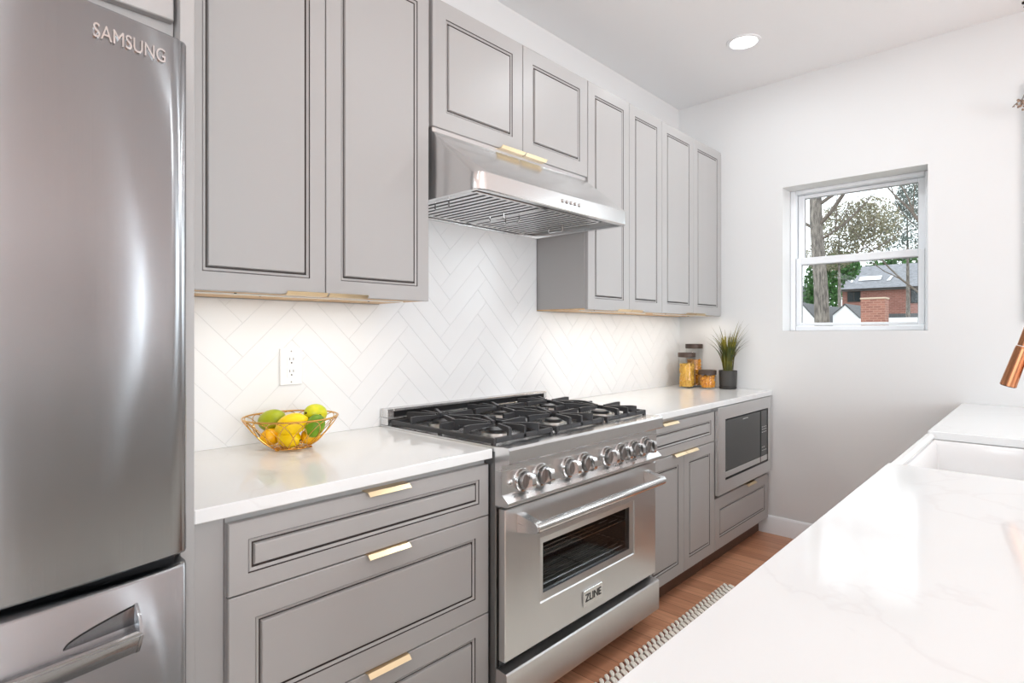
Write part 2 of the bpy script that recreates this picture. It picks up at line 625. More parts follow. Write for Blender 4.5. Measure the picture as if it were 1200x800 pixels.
# herringbone tile backsplash, part of the left wall
def clip(poly, y0, y1, z0, z1):
    for ax, val, keep in ((0, y0, 1), (0, y1, -1), (1, z0, 1), (1, z1, -1)):
        out = []
        for i in range(len(poly)):
            a, c = poly[i], poly[(i + 1) % len(poly)]
            da, dc = (a[ax] - val) * keep, (c[ax] - val) * keep
            if da >= 0:
                out.append(a)
            if (da >= 0) != (dc >= 0):
                t = da / (da - dc)
                out.append((a[0] + (c[0] - a[0]) * t, a[1] + (c[1] - a[1]) * t))
        poly = out
        if len(poly) < 3:
            return []
    return poly
tw, tn, gap = 0.079, 4, 0.0011
mbt, mbg = MB(), MB()
rects = [(0.4145, YE - .001, 0.9155, 1.395), (1.29, 2.244, 1.395, 1.768)]
random.seed(3)
ca = math.cos(R(45))
for gx in range(-70, 90):
    for gy in range(-70, 90):
        t = (gx - gy) % (2 * tn)
        if t == 0:
            q = (gx, gx + tn, gy, gy + 1)
        elif t == 2 * tn - 1:
            q = (gx, gx + 1, gy, gy + tn)
        else:
            continue
        x0, x1, y0, y1 = [k * tw for k in q]
        pts = [(x0 + gap, y0 + gap), (x1 - gap, y0 + gap), (x1 - gap, y1 - gap), (x0 + gap, y1 - gap)]
        pts = [((a - c) * ca + 0.765, (a + c) * ca + 1.205) for a, c in pts]
        if max(p[0] for p in pts) < .4 or min(p[0] for p in pts) > 3.9 or max(p[1] for p in pts) < .9 or min(p[1] for p in pts) > 1.8:
            continue
        lift = random.uniform(0, .0004)
        tly, tlz = random.uniform(-.002, .002), random.uniform(-.002, .002)
        cy_, cz_ = sum(p[0] for p in pts) / 4, sum(p[1] for p in pts) / 4
        for rc in rects:
            pc = clip(pts, *rc)
            if len(pc) >= 3:
                k = len(pc)
                vs = [(0.0078 + lift + (p[0] - cy_) * tly * .5 + (p[1] - cz_) * tlz * .5, p[0], p[1]) for p in pc] + [(0.0061, p[0], p[1]) for p in pc]
                mbt.add(vs, [tuple(range(k))] + [(i, k + i, k + (i + 1) % k, (i + 1) % k) for i in range(k)])
for rc in rects:
    mbg.box(0.0005, 0.0066, rc[0], rc[1], rc[2], rc[3])
gr = mbg.build('grout_bed', M['grout'], wl)
tl = mbt.build('herringbone_tiles', M['tile'], wl, smooth=20)
tag(tl, 'glossy white tiles laid in herringbone')

# window in the end wall: frame, two sashes, panes
def window(name, w, lower=True):
    x0, x1, z0, z1 = w
    yf = YE + .145
    t = thing(name, ((x0 + x1) / 2, yf, z0), None, None)
    t['kind'] = 'structure'
    m_ = MB()
    jw = 0.032
    for (a, b_, c, d_) in ((x0, x0 + jw, z0, z1), (x1 - jw, x1, z0, z1), (x0 + jw, x1 - jw, z1 - jw * .7, z1), (x0 + jw, x1 - jw, z0, z0 + jw)):
        m_.box(a + .001, b_ - .001, yf, yf + .10, c + .001, d_ - .001, .003)
    m_.build('window_frame', M['vinyl'], t)
    zm = (z0 + z1) / 2 - .005
    def sash(nm, a, b_, c, d_, ya, yb, st, rt, rb):
        s_ = MB()
        s_.box(a, a + st, ya, yb, c, d_, .004)
        s_.box(b_ - st, b_, ya, yb, c, d_, .004)
        s_.box(a + st, b_ - st, ya, yb, d_ - rt, d_, .004)
        s_.box(a + st, b_ - st, ya, yb, c, c + rb, .004)
        so = s_.build(nm, M['vinyl'], t)
        bd = MB()
        ym = (ya + yb) / 2
        for (aa, bb, cc, dd) in ((a + st, a + st + .004, c + rb, d_ - rt), (b_ - st - .004, b_ - st, c + rb, d_ - rt), (a + st, b_ - st, d_ - rt - .004, d_ - rt)):
            bd.box(aa, bb, ym - .006, ym + .006, cc, dd)
        bd.build('glazing_bead', M['grey'], so)
        MB().box(a + st + .001, b_ - st - .001, ym - .002, ym + .002, c + rb + .001, d_ - rt - .001).build('pane', M['pane'], so)
    sash('upper_sash', x0 + .034, x1 - .034, zm - .01, z1 - .024, yf + .052, yf + .092, .036, .022, .03)
    sash('lower_sash', x0 + .034, x1 - .034, z0 + .034, zm + .022, yf + .008, yf + .048, .030, .045, .018)
    return t
window('window_1', W1)
window('window_2', W2)
mb = MB()
x0, x1, z0, z1 = W5
for (a, b_, c, d_) in ((x0, x0 + .04, z0, z1), (x1 - .04, x1, z0, z1), (x0 + .04, x1 - .04, z0, z0 + .05), (x0 + .04, x1 - .04, z1 - .05, z1)):
    mb.box(a, b_, YE + .1, YE + .16, c, d_)
mb.build('added_window_5', M['vinyl'], fix=False)['kind'] = 'structure'  # frame of the unseen sidelight, added for the fridge streak
mb = MB()
x0, x1, z0, z1 = W2
for (a, b_, c, d_) in ((x0 - .09, x0, z0 - .09, z1 + .09), (x1, x1 + .09, z0 - .09, z1 + .09), (x0, x1, z1, z1 + .09), (x0, x1, z0 - .09, z0)):
    mb.box(a, b_, YE - .019, YE - .001, c, d_, .004)
mb.build('trim_1', M['trim'])['kind'] = 'structure'
# frames of unseen living-room and back windows, added to light the room
mb = MB()
for y_ in (-2.24, -1.4, -.56, .01, .78, 1.54):
    mb.box(XR + .05, XR + .12, y_, y_ + .05, .4, 2.65)
for (a, b_) in ((-2.25, -.5), (0, 1.6)):
    mb.box(XR + .05, XR + .12, a, b_, .4, .46)
    mb.box(XR + .05, XR + .12, a, b_, 2.59, 2.65)
mb.build('added_window_3', M['vinyl'], fix=False)['kind'] = 'structure'
mb = MB()
for x_ in (.9, 2.35, 3.8, 5.25):
    mb.box(x_, x_ + .05, YB - .12, YB - .05, .6, 2.6)
mb.box(.9, 5.3, YB - .12, YB - .05, .6, .66)
mb.box(.9, 5.3, YB - .12, YB - .05, 2.54, 2.6)
mb.build('added_window_4', M['vinyl'], fix=False)['kind'] = 'structure'  # unseen back window, added to light the room

# ================================================================= CABINETS
def panel_front(mb, xf, y0, y1, z0, z1, rail, thick=0.02, sgn=1):
    """slab with a glazed double groove; front faces sgn*X. mats: 0 paint, 1 glaze"""
    rr = min(rail, (z1 - z0) * .26)
    rings = [(0.0, -0.002), (0.002, 0.0), (rr, 0.0), (rr + .0018, -.0030), (rr + .0034, -.0012), (rr + .0095, -.0050),
             (rr + .0105, -.0085), (rr + .0145, -.0085), (rr + .0165, -.0015), (rr + .0185, -.0006)]
    glz = {2, 5, 6}          # which bands are glazed
    o = len(mb.v)
    X = lambda d: xf + sgn * d
    def ring(ins, x):
        return [(x, y0 + ins, z0 + ins), (x, y1 - ins, z0 + ins), (x, y1 - ins, z1 - ins), (x, y0 + ins, z1 - ins)]
    vs = ring(0, X(-thick))
    for ins, d in rings:
        vs += ring(ins, X(d))
    fs, ms = [(3, 2, 1, 0)], [0]
    nr = len(rings) + 1
    for i in range(nr - 1):
        for k in range(4):
            k2 = (k + 1) % 4
            fs.append((i * 4 + k, i * 4 + k2, (i + 1) * 4 + k2, (i + 1) * 4 + k))
            ms.append(1 if (i - 1) in glz else 0)
    L_ = (nr - 1) * 4
    fs.append((L_, L_ + 1, L_ + 2, L_ + 3))
    ms.append(0)
    mb.v += vs
    for f, m_ in zip(fs, ms):
        mb.f.append(tuple(i + o for i in f))
        mb.mi.append(m_)
    return mb
PG = [M['paint'], M['glaze']]


def edge_pull(parent, xf, ya, yb, ze, up, sgn=1):
    """bent brass tab pull hooked over the edge at height ze; up=True: over a top edge"""
    s_ = 1 if up else -1
    prof = [(-.019, .0008), (.010, .0008), (.021, -.0085), (.0225, -.0075), (.011, .0030), (-.019, .0030)]
    poly = [(xf + sgn * a, ze + s_ * c) for a, c in prof]
    return MB().prism(poly, 'y', ya, yb).build('handle', M['brass'], parent)


def front(parent, kind, xf, y0, y1, z0, z1, rail, handle=None, sgn=1, mats=None):
    d = panel_front(MB(), xf, y0, y1, z0, z1, rail, .02, sgn).build(kind, mats or PG, parent, smooth=20)
    if handle:
        ya, yb, top = handle
        edge_pull(d, xf, ya, yb, z1 if top else z0, top, sgn)
    return d


def cabinet(name, label, y0, y1, z0, z1, xf, fronts, toe=False, group=None, xb=0.002, bottom=False):
    t = thing(name, ((xb + xf) / 2, (y0 + y1) / 2, 0 if toe else z0), label, 'cabinet', group)
    m_ = MB()
    m_.box(xb, xf - .0215, y0, y1, z0 + (.006 if bottom else 0), z1, .001)
    m_.build('body', M['paint'], t)
    if toe:
        MB().box(xb, .565, y0 + .001, y1 - .001, .001, z0 - .001).build('toe_kick', M['toe'], t)
    if bottom:
        MB().box(xb + .001, xf - .0215, y0 + .001, y1 - .001, z0 + .001, z0 + .006).build('underside', M['ply'], t)
        for k, (fx, fy) in enumerate(((.8, .2), (.55, .33), (.5, .82))):
            MB().lathe([(.004, -.0005), (.003, -.0025)], (xb + (xf - xb) * fx, y0 + (y1 - y0) * fy, z0 + .001), seg=10).build('screw', M['dark'], t)
    if bottom:
        ym, ln = (y0 + y1) / 2, (y1 - y0) * .86
        st_ = MB().box(.235, .250, ym - ln / 2, ym + ln / 2, z0 - .004, z0 + .0008, .001).build('added_led_strip', M['led'], t)  # guessed strip, added to light the counter and tiles
        lo = ORG[t.name]
        area('added_strip_light', (.2425 - lo.x, 0, z0 - .0055 - lo.z), (0, 0, 0), .012, ln, LED_POWER * ln, (1, .94, .85), 'RECTANGLE', t)
    for (kind, a, b_, c, d_, rail, hd) in fronts:
        front(t, kind, xf, a, b_, c, d_, rail, hd)
    return t

ZU, ZT, XU = 1.397, 2.497, 0.327
uc_l = cabinet('upper_cabinet', 'tall grey two-door upper cabinet between the refrigerator and the range hood', .484, 1.288, ZU, ZT, XU,
        [('door', .486, .8855, ZU, ZT, .050, (.757, .884, False)), ('door', .8885, 1.2865, ZU, ZT, .050, (.890, 1.026, False))], bottom=True)
cabinet('upper_cabinet', 'short grey two-door wall cabinet directly above the range hood', 1.300, 2.2505, 2.030, ZT, XU,
        [('door', 1.304, 1.7855, 2.030, ZT, .062, (1.645, 1.783, False)), ('door', 1.7885, 2.2495, 2.030, ZT, .062, (1.790, 1.925, False))])
cabinet('upper_cabinet', 'tall grey two-door wall cabinet just right of the range hood', 2.2525, 2.9735, ZU, ZT, XU,
        [('door', 2.2545, 2.6225, ZU, ZT, .055, (2.494, 2.621, False)), ('door', 2.6255, 2.9725, ZU, ZT, .055, (2.627, 2.735, False))], bottom=True)
uc_r = cabinet('upper_cabinet', 'tall grey two-door wall cabinet in the corner above the jars and plant', 2.9755, 3.775, ZU, ZT, XU,
        [('door', 2.9765, 3.3685, ZU, ZT, .055, (3.245, 3.367, False)), ('door', 3.3715, 3.774, ZU, ZT, .055, (3.373, 3.503, False))], bottom=True)
f_ = MB().box(.002, .312, 3.777, 3.8165, ZU + .012, ZT, .001).build('filler_strip', M['paint'], uc_r)
f_ = MB().box(.002, .312, .4145, .482, ZU, ZT, .001).build('filler_strip', M['paint'], uc_l)

XD = 0.63
dcab = cabinet('drawer_cabinet', 'grey base cabinet with three wide drawers left of the range', .4885, 1.290, .105, .8825, XD,
        [('drawer', .4895, 1.2885, .7015, .8630, .047, (.835, .968, True)), ('drawer', .4895, 1.2885, .3895, .6980, .058, (.835, .968, True)),
         ('drawer', .4895, 1.2885, .1070, .3860, .058, (.835, .968, True))], toe=True)
f_ = MB().box(.002, .609, .4145, .4865, .105, .8825, .001).build('filler_panel', M['paint'], dcab)
MB().box(.01, .565, .4155, .4855, .001, .104).build('toe_kick', M['toe'], f_)
cabinet('base_cabinet', 'grey base cabinet with one drawer over two doors between range and microwave', 2.2665, 2.9865, .105, .8825, XD,
        [('drawer', 2.2685, 2.9855, .7035, .8600, .047, (2.402, 2.551, True)),
         ('door', 2.2685, 2.6325, .107, .7000, .055, (2.517, 2.6315, True)), ('door', 2.6355, 2.9855, .107, .7000, .055, (2.6365, 2.761, True))], toe=True)
# microwave cabinet: open niche above a drawer
t = thing('microwave_cabinet', (.3, 3.4, 0), 'grey base cabinet in the far corner holding the microwave above a drawer', 'cabinet')
m_ = MB()
m_.box(.002, .608, 2.9885, 3.010, .105, .8825)
m_.box(.002, .608, 3.790, 3.8165, .105, .8825)
m_.box(.002, .02, 3.010, 3.790, .105, .8825)
m_.box(.02, .608, 3.010, 3.790, .105, .384)
m_.build('body', M['paint'], t, fix=False)
MB().box(.002, .565, 2.9895, 3.8155, .001, .104).build('toe_kick', M['toe'], t)
front(t, 'drawer', XD, 2.9905, 3.790, .107, .386, .060, (3.41, 3.545, True))

# refrigerator surround
t = thing('fridge_panel', (.33, .40, 0), 'tall grey end panel standing between the refrigerator and the left counter', 'panel')
MB().box(.002, .655, .386, .4125, .001, ZT, .001).build('panel', M['paint'], t)
t = thing('upper_cabinet', (.3, -.08, 1.885), 'deep grey cabinet above the refrigerator', 'cabinet')
MB().box(.002, .618, -.545, .3845, 1.888, ZT, .001).build('body', M['paint'], t)
front(t, 'door', .64, -.543, -.0825, 1.921, ZT, .058, (-.22, -.09, False))
front(t, 'door', .64, -.0795, .379, 1.921, ZT, .058, (-.075, .06, False))
f_ = MB().box(.002, .70, -.575, -.548, .001, ZT, .001).build('fridge_panel', M['paint'], origin=(.33, -.56, 0))
tag(f_, 'tall grey end panel on the far left side of the refrigerator', 'panel')

# ================================================================= COUNTERTOPS
ZK = .915
def slab(name, x0, x1, y0, y1, label):
    o = MB().box(x0, x1, y0, y1, .884, ZK, .0025).build(name, M['quartz'], origin=((x0 + x1) / 2, (y0 + y1) / 2, .884))
    return tag(o, label, 'countertop')
slab('countertop', .002, .6473, .4145, 1.2895, 'white quartz countertop left of the range under the fruit bowl')
slab('countertop', .002, .6473, 2.2675, 3.8165, 'white quartz countertop right of the range under the jars and plant')

# peninsula along the aisle, with the sink cut out of its aisle side
XI = 1.607
SY0, SY1, SX1 = 1.921, 2.652, 2.075
mb = MB()
mb.box(XI, 2.62, .30, SY0, .884, ZK, .0025)
mb.box(XI, 2.62, SY1, 3.8165, .884, ZK, .0025)
mb.box(SX1, 2.62, SY0 - .003, SY1 + .003, .884, ZK - .0001)
o = mb.build('peninsula_countertop', M['quartz'], origin=(2.1, 2.0, .884), fix=False)
tag(o, 'long white quartz countertop in the right foreground with a sink cut into it', 'countertop')


def pen_cab(y0, y1, z1, label, splits):
    t = thing('base_cabinet', (1.95, (y0 + y1) / 2, 0), label, 'cabinet')
    MB().box(1.657, 2.30, y0, y1, .105, z1, .001).build('body', M['bounce_white'], t)
    MB().box(1.71, 2.29, y0 + .001, y1 - .001, .001, .104).build('toe_kick', M['toe'], t)
    w = (y1 - y0) / splits
    for k in range(splits):
        a, b_ = y0 + w * k + .002, y0 + w * (k + 1) - .002
        front(t, 'door', 1.635, a, b_, .107, z1 - .02, .055, ((a + b_) / 2 - .065, (a + b_) / 2 + .065, True), sgn=-1, mats=[M['bounce_white'], M['bounce_white']])
    return t
pen_cab(.34, SY0 - .004, .8825, 'unseen cabinet, white to bounce light, under the near end of the peninsula countertop', 3)
pen_cab(SY0 - .002, SY1 + .002, .655, 'unseen cabinet, white to bounce light, under the apron sink', 2)
pen_cab(SY1 + .004, 3.8155, .8825, 'unseen cabinet, white to bounce light, under the far end of the peninsula countertop by the end wall', 2)

# apron front sink
t = thing('apron_sink', (1.84, 2.2865, .66), 'white apron front sink set into the peninsula countertop', 'sink')
m_ = MB()
a0, a1, b0, b1, zt, zb = XI - .006, SX1 + .02, SY0 - .022, SY1 + .022, .8835, .660
oy0, oy1, ox0, ox1 = SY0 + .004, SY1 - .004, XI + .022, SX1 - .004
# walls
prof_top = zt
def rect(x0, x1, y0, y1, z): return [(x0, y0, z), (x1, y0, z), (x1, y1, z), (x0, y1, z)]
vs = rect(a0, a1, SY0 + .001, SY1 - .001, zb) + rect(a0, a1, SY0 + .001, SY1 - .001, zt) + rect(ox0, ox1, oy0 + .004, oy1 - .004, zt) + \
    rect(ox0 + .008, ox1 - .008, oy0 + .012, oy1 - .012, zt - .015) + rect(ox0 + .015, ox1 - .015, oy0 + .02, oy1 - .02, zb + .045) + rect(ox0 + .05, ox1 - .05, oy0 + .05, oy1 - .05, zb + .028)
fs = [(3, 2, 1, 0)]
for i in range(5):
    for k in range(4):
        k2 = (k + 1) % 4
        fs.append((i * 4 + k, i * 4 + k2, (i + 1) * 4 + k2, (i + 1) * 4 + k))
fs.append((20, 21, 22, 23))
m_.add(vs, fs)
bs = m_.build('basin', M['fireclay'], t, smooth=30)
m_ = MB()
m_.box(a0 - .002, XI + .021, SY0 + .0015, SY1 - .0015, zt - .001, .906, .008)
m_.build('apron_rim', M['fireclay'], t)
MB().lathe([(.0, .0), (.042, .0), (.045, .003), (.03, .004), (.028, .001), (.0, .001)], (1.86, 2.2865, zb + .0285), seg=24).build('drain', M['copper'], t)

# copper pull-down faucet
fy = 2.28
t = thing('kitchen_faucet', (2.16, fy, ZK), 'copper pull-down faucet leaning over the sink at the right edge', 'faucet')
MB().lathe([(.028, .0005), (.028, .008), (.024, .012), (.022, .05), (.019, .055)], (2.16, fy, ZK), seg=24).build('base', M['copper'], t)
path = [(2.16, fy, ZK + .05), (2.16, fy, 1.25)]
for k in range(1, 13):
    a = PI * .93 * k / 12
    path.append((2.16 - .1325 + .1325 * math.cos(a), fy, 1.25 + .16 * math.sin(a)))
path.append((1.887, fy, 1.245))
MB().tube(path, .0155, 14).build('neck', M['copper'], t)
# spray head, widening to the nozzle
d0, d1 = Vector((1.8862, fy, 1.243)), Vector((1.8515, fy, 1.125))
hd = MB().tube([d0, d0.lerp(d1, .03), d0.lerp(d1, .06), d1], [.0165, .0178, .0182, .0205], 18).build('spray_head', M['copper'], t)
nz = (d1 - d0).normalized()
MB().tube([d1, d1 + nz * .002], .0175, 18).build('nozzle', M['black'], hd)
p = d0.lerp(d1, .30) + Vector((.0185, 0, -.002))
MB().tube([p + Vector((.002, 0, .03)), p + Vector((.010, 0, .012)), p + Vector((.004, 0, -.045)), p + Vector((-.004, 0, -.06))], [.004, .008, .007, .003], 10).build('spray_button', M['copper'], hd)
lv = MB().tube([(2.16, fy + .015, .985), (2.16, fy + .05, .985)], .011, 12)
lv.tube([(2.16, fy + .045, .985), (2.175, fy + .055, 1.07)], .006, 10)
lv.build('lever', M['copper'], t)

# ================================================================= REFRIGERATOR
def fx(y):
    return .838 - .28 * (y + .09) ** 2


def curved_front(mb, y0, y1, z0, z1, back, r=.012, n_=28, lip=0.0):
    """door slab whose face bulges; rounded vertical edges"""
    cols = []
    for i in range(n_ + 1):
        y = y0 + (y1 - y0) * i / n_
        cols.append((fx(y), y))
    fp = []
    x_l, x_r = fx(y0), fx(y1)
    for k in range(5):
        a = PI / 2 * k / 4
        fp.append((x_l - r + r * math.sin(a) - 0.0, y0 + r - r * math.cos(a)))
    fp += [(x, y) for x, y in cols if y0 + r * 1.3 < y < y1 - r * 1.3]
    for k in range(5):
        a = PI / 2 * k / 4
        fp.append((x_r - r + r * math.cos(a), y1 - r + r * math.sin(a)))
    poly = [(back, y0)] + fp + [(back, y1)]
    e_ = .005
    k = len(poly)
    def ins(p, t_):
        return (p[0] - t_ if p[0] > back + .001 else p[0], p[1])
    layers = [(z0, e_), (z0 + e_, 0), (z1 - e_, 0), (z1, e_)]
    vs = []
    for z, t_ in layers:
        vs += [(*ins(p, t_), z) for p in poly]
    fs = [tuple(reversed(range(k))), tuple(range(3 * k, 4 * k))]
    for j in range(3):
        fs += [(j * k + i, j * k + (i + 1) % k, (j + 1) * k + (i + 1) % k, (j + 1) * k + i) for i in range(k)]
    return mb.add(vs, fs)
t = thing('refrigerator', (.42, -.09, 0), 'tall stainless steel refrigerator with bottom freezer filling the left edge', 'refrigerator')
MB().box(.03, .70, -.535, .362, .03, 1.80, .004).build('body', M['steel_dark'], t)
MB().box(.10, .68, -.52, .34, .001, .03).build('base_grille', M['black'], t)
MB().box(.701, .735, -.53, .352, .845, .905).build('door_gap', M['black'], t)
dl = curved_front(MB(), -.543, -.0925, .879, 1.822, .706).build('door', M['fridge'], t, smooth=50)
dr = curved_front(MB(), -.0885, .3615, .879, 1.822, .706).build('door', M['fridge'], t, smooth=50)
text_mb('SAMSUNG', .034, .0008, lambda x, y, z: (fx(.2665 + x * .72) + .0008 + z, .2665 + x * .72, 1.776 + y)).build('lettering', M['chrome'], dr, fix=False)
fd = curved_front(MB(), -.543, .3615, .06, .860, .706).build('freezer_drawer', M['fridge'], t, smooth=50)
# freezer pull: curved bar on a plate with a scooped recess edge above its end
def curved_bar(mb, y0, y1, prof, n_=26):
    k = len(prof)
    vs, fs = [], []
    for i in range(n_ + 1):
        y = y0 + (y1 - y0) * i / n_
        for (dx, z) in prof:
            vs.append((fx(y) + dx, y, z))
    for i in range(n_):
        for j in range(k):
            j2 = (j + 1) % k
            fs.append((i * k + j, i * k + j2, (i + 1) * k + j2, (i + 1) * k + j))
    fs.append(tuple(reversed(range(k))))
    fs.append(tuple(range(n_ * k, (n_ + 1) * k)))
    return mb.add(vs, fs)
hb = curved_bar(MB(), -.46, .2755, [(.0005, .7400), (.006, .7400), (.012, .7440), (.0335, .7740), (.0350, .7785), (.0335, .7830), (.0290, .7850), (.0170, .7850), (.0150, .7800), (.0005, .7660)]).build('handle', M['fridge'], fd, smooth=25)
curved_bar(MB(), -.455, .2745, [(.0300, .7851), (.0342, .7830), (.0352, .7800), (.0358, .7805), (.0350, .7838), (.0305, .7862)]).build('handle_highlight', M['chrome'], hb, smooth=40)  # chrome strip standing for the highlight along the top of the bar
curved_bar(MB(), .2715, .2765, [(.0005, .7380), (.006, .7385), (.0125, .7425), (.0345, .7735), (.0362, .7790), (.0345, .7840), (.0250, .8040), (.0005, .8210)], 2).build('handle_end', M['fridge'], hb)
# scooped finger recess: a tapering scoop with a dark rim
def scoop(y):
    return .7905 + .0290 * max(0.0, (y - .172) / .096) ** .55
for nm, mm, lo, hi, dx in (('handle_recess', 'fridge', lambda y: .7870, lambda y: scoop(y) - .0028, .0012), ('recess_edge', 'black', lambda y: scoop(y) - .0027, scoop, .0016)):
    m_ = MB()
    vs, fs = [], []
    n_ = 22
    for i in range(n_ + 1):
        y = .172 + (.2705 - .172) * i / n_
        for d_, z in ((.0004, lo(y)), (dx, lo(y)), (dx, hi(y)), (.0004, hi(y))):
            vs.append((fx(y) + d_, y, z))
    for i in range(n_):
        fs += [(i * 4 + j, i * 4 + (j + 1) % 4, (i + 1) * 4 + (j + 1) % 4, (i + 1) * 4 + j) for j in range(4)]
    fs += [(3, 2, 1, 0), (n_ * 4, n_ * 4 + 1, n_ * 4 + 2, n_ * 4 + 3)]
    m_.add(vs, fs)
    m_.build(nm, M[mm], hb if nm == 'handle_recess' else hb, smooth=40)

# ================================================================= RANGE HOOD
hy0, hy1 = 1.3055, 2.2455
t = thing('range_hood', (.28, (hy0 + hy1) / 2, 1.765), 'stainless under-cabinet range hood above the gas range', 'range hood')
m_ = MB()
# outer shell in layers from bottom lip to the top edge; front corners rounded in plan
def hood_plan(xf, r, n_=6):
    p = [(.003, hy0)]
    for k in range(n_ + 1):
        a = PI / 2 * k / n_
        p.append((xf - r + r * math.sin(a), hy0 + r - r * math.cos(a)))
    for k in range(n_ + 1):
        a = PI / 2 * k / n_
        p.append((xf - r + r * math.cos(a), hy1 - r + r * math.sin(a)))
    p.append((.003, hy1))
    return p
lay = [(hood_plan(.555, .045), 1.766), (hood_plan(.560, .045), 1.769), (hood_plan(.560, .045), 1.826), (hood_plan(.556, .045), 1.831),
       (hood_plan(.332, .012), 2.006), (hood_plan(.324, .012), 2.012), (hood_plan(.324, .012), 2.027)]
k = len(lay[0][0])
vs, fs = [], []
for pl, z in lay:
    vs += [(x, y, z) for x, y in pl]
for j in range(len(lay) - 1):
    fs += [(j * k + i, j * k + (i + 1) % k, (j + 1) * k + (i + 1) % k, (j + 1) * k + i) for i in range(k)]
fs.append(tuple(range((len(lay) - 1) * k, len(lay) * k)))
# underside rim and recess
def inset_plan(d, xf, r):
    out = []
    for (x, y) in hood_plan(xf, r):
        out.append((min(max(x, .003 + d), xf - d), min(max(y, hy0 + d), hy1 - d)))
    return out
o_ = len(vs)
vs += [(x, y, 1.766) for x, y in inset_plan(.022, .555, .045)]
vs += [(x, y, 1.790) for x, y in inset_plan(.024, .555, .045)]
fs += [((i + 1) % k, i, o_ + i, o_ + (i + 1) % k) for i in range(k)]
fs += [(o_ + (i + 1) % k, o_ + i, o_ + k + i, o_ + k + (i + 1) % k) for i in range(k)]
fs.append(tuple(reversed(range(o_ + k, o_ + 2 * k))))
m_.add(vs, fs)
m_.build('shell', M['hood'], t, smooth=28)
for (fa, fb) in ((1.345, 1.728), (1.732, 2.115)):
    m_ = MB()
    xa, xb_ = .045, .500
    for (a, b_, c, d_) in ((xa, xb_, fa, fa + .012), (xa, xb_, fb - .012, fb), (xa, xa + .016, fa, fb), (xb_ - .016, xb_, fa, fb)):
        m_.box(a, b_, c, d_, 1.772, 1.787, .001)
    fl = m_.build('baffle_filter', M['hood'], t, fix=False)
    nb = 10
    st = (fb - fa - .024) / nb
    m_ = MB()
    for q in range(nb):
        ya = fa + .012 + q * st
        m_.prism([(ya + .001, 1.7742), (ya + st * .08, 1.7732), (ya + st * .54, 1.7732), (ya + st * .60, 1.7742), (ya + st * .60, 1.7752), (ya + .001, 1.7752)], 'x', xa + .016, xb_ - .016)
    m_.build('baffle_slats', M['hood'], fl)
    MB().box(xa + .010, xb_ - .010, fa + .010, fb - .010, 1.7746, 1.7865).build('baffle_gap_shade', M['dark'], fl)  # dark sheet standing for the shade between slats, set almost flush
    for ym in (fa + .045, fb - .045):
        MB().tube([(.235, ym, 1.7735), (.235, ym, 1.755), (.240, ym, 1.750), (.310, ym, 1.750), (.315, ym, 1.755), (.315, ym, 1.7735)], .0026, 8).build('filter_handle', M['chrome'], fl)
MB().box(.045, .500, 2.119, 2.219, 1.779, 1.788, .001).build('side_panel', M['steel_dark'], t)
for k_ in range(5):
    yb_ = 1.762 + k_ * .027
    MB().lathe([(.0075, .0005), (.0075, .005), (.006, .0065), (0, .0065)], (.560, yb_, 1.7985), 'x', 16).build('button', M['chrome'], t)
for yl in (1.45, 2.0):
    MB().lathe([(.026, -.0006), (.024, -.004), (0, -.004)], (.023, yl, 1.766), 'z', 20).build('light_lens', M['plastic'], t) if False else None

# ================================================================= RANGE
ry0, ry1 = 1.2925, 2.2635
t = thing('gas_range', (.36, (ry0 + ry1) / 2, 0), 'wide stainless gas range with eight knobs under the hood', 'stove')
m_ = MB()
oy0, oy1, oz0, oz1, oxb = 1.46, 2.10, .33, .62, .24
m_.box(.02, oxb, ry0, ry1, .10, .905)
m_.box(oxb, .655, ry0, oy0, .10, .905)
m_.box(oxb, .655, oy1, ry1, .10, .905)
m_.box(oxb, .655, oy0, oy1, .10, oz0)
m_.box(oxb, .655, oy0, oy1, oz1, .905)
m_.build('body', M['steel_dark'], t, fix=False)
# cooktop with bullnose front and control panel
poly = [(.012, .9055), (.655, .9055), (.655, .735), (.705, .735), (.712, .741), (.712, .750), (.686, .772), (.686, .866), (.690, .868), (.712, .870), (.717, .876), (.717, .915), (.711, .923), (.690, .9235),
        (.660, .9215), (.012, .9215)]
MB().prism(poly, 'y', ry0, ry1).build('cooktop', M['steel'], t, smooth=25)
m_ = MB()
m_.box(.0125, .062, ry0 + .001, ry1 - .001, .922, .951, .002)
m_.box(.0125, .030, ry0 + .001, ry1 - .001, .951, .985, .002)
m_.box(.030, .062, ry0 + .001, ry0 + .032, .952, .985, .002)
m_.box(.030, .062, ry1 - .022, ry1 - .001, .952, .985, .002)
m_.box(.030, .062, ry0 + .032, ry1 - .022, .975, .985, .002)
bgd = m_.build('back_guard', M['steel'], t, fix=False)
MB().box(.031, .045, ry0 + .033, ry1 - .023, .952, .974).build('vent_slot', M['black'], bgd)
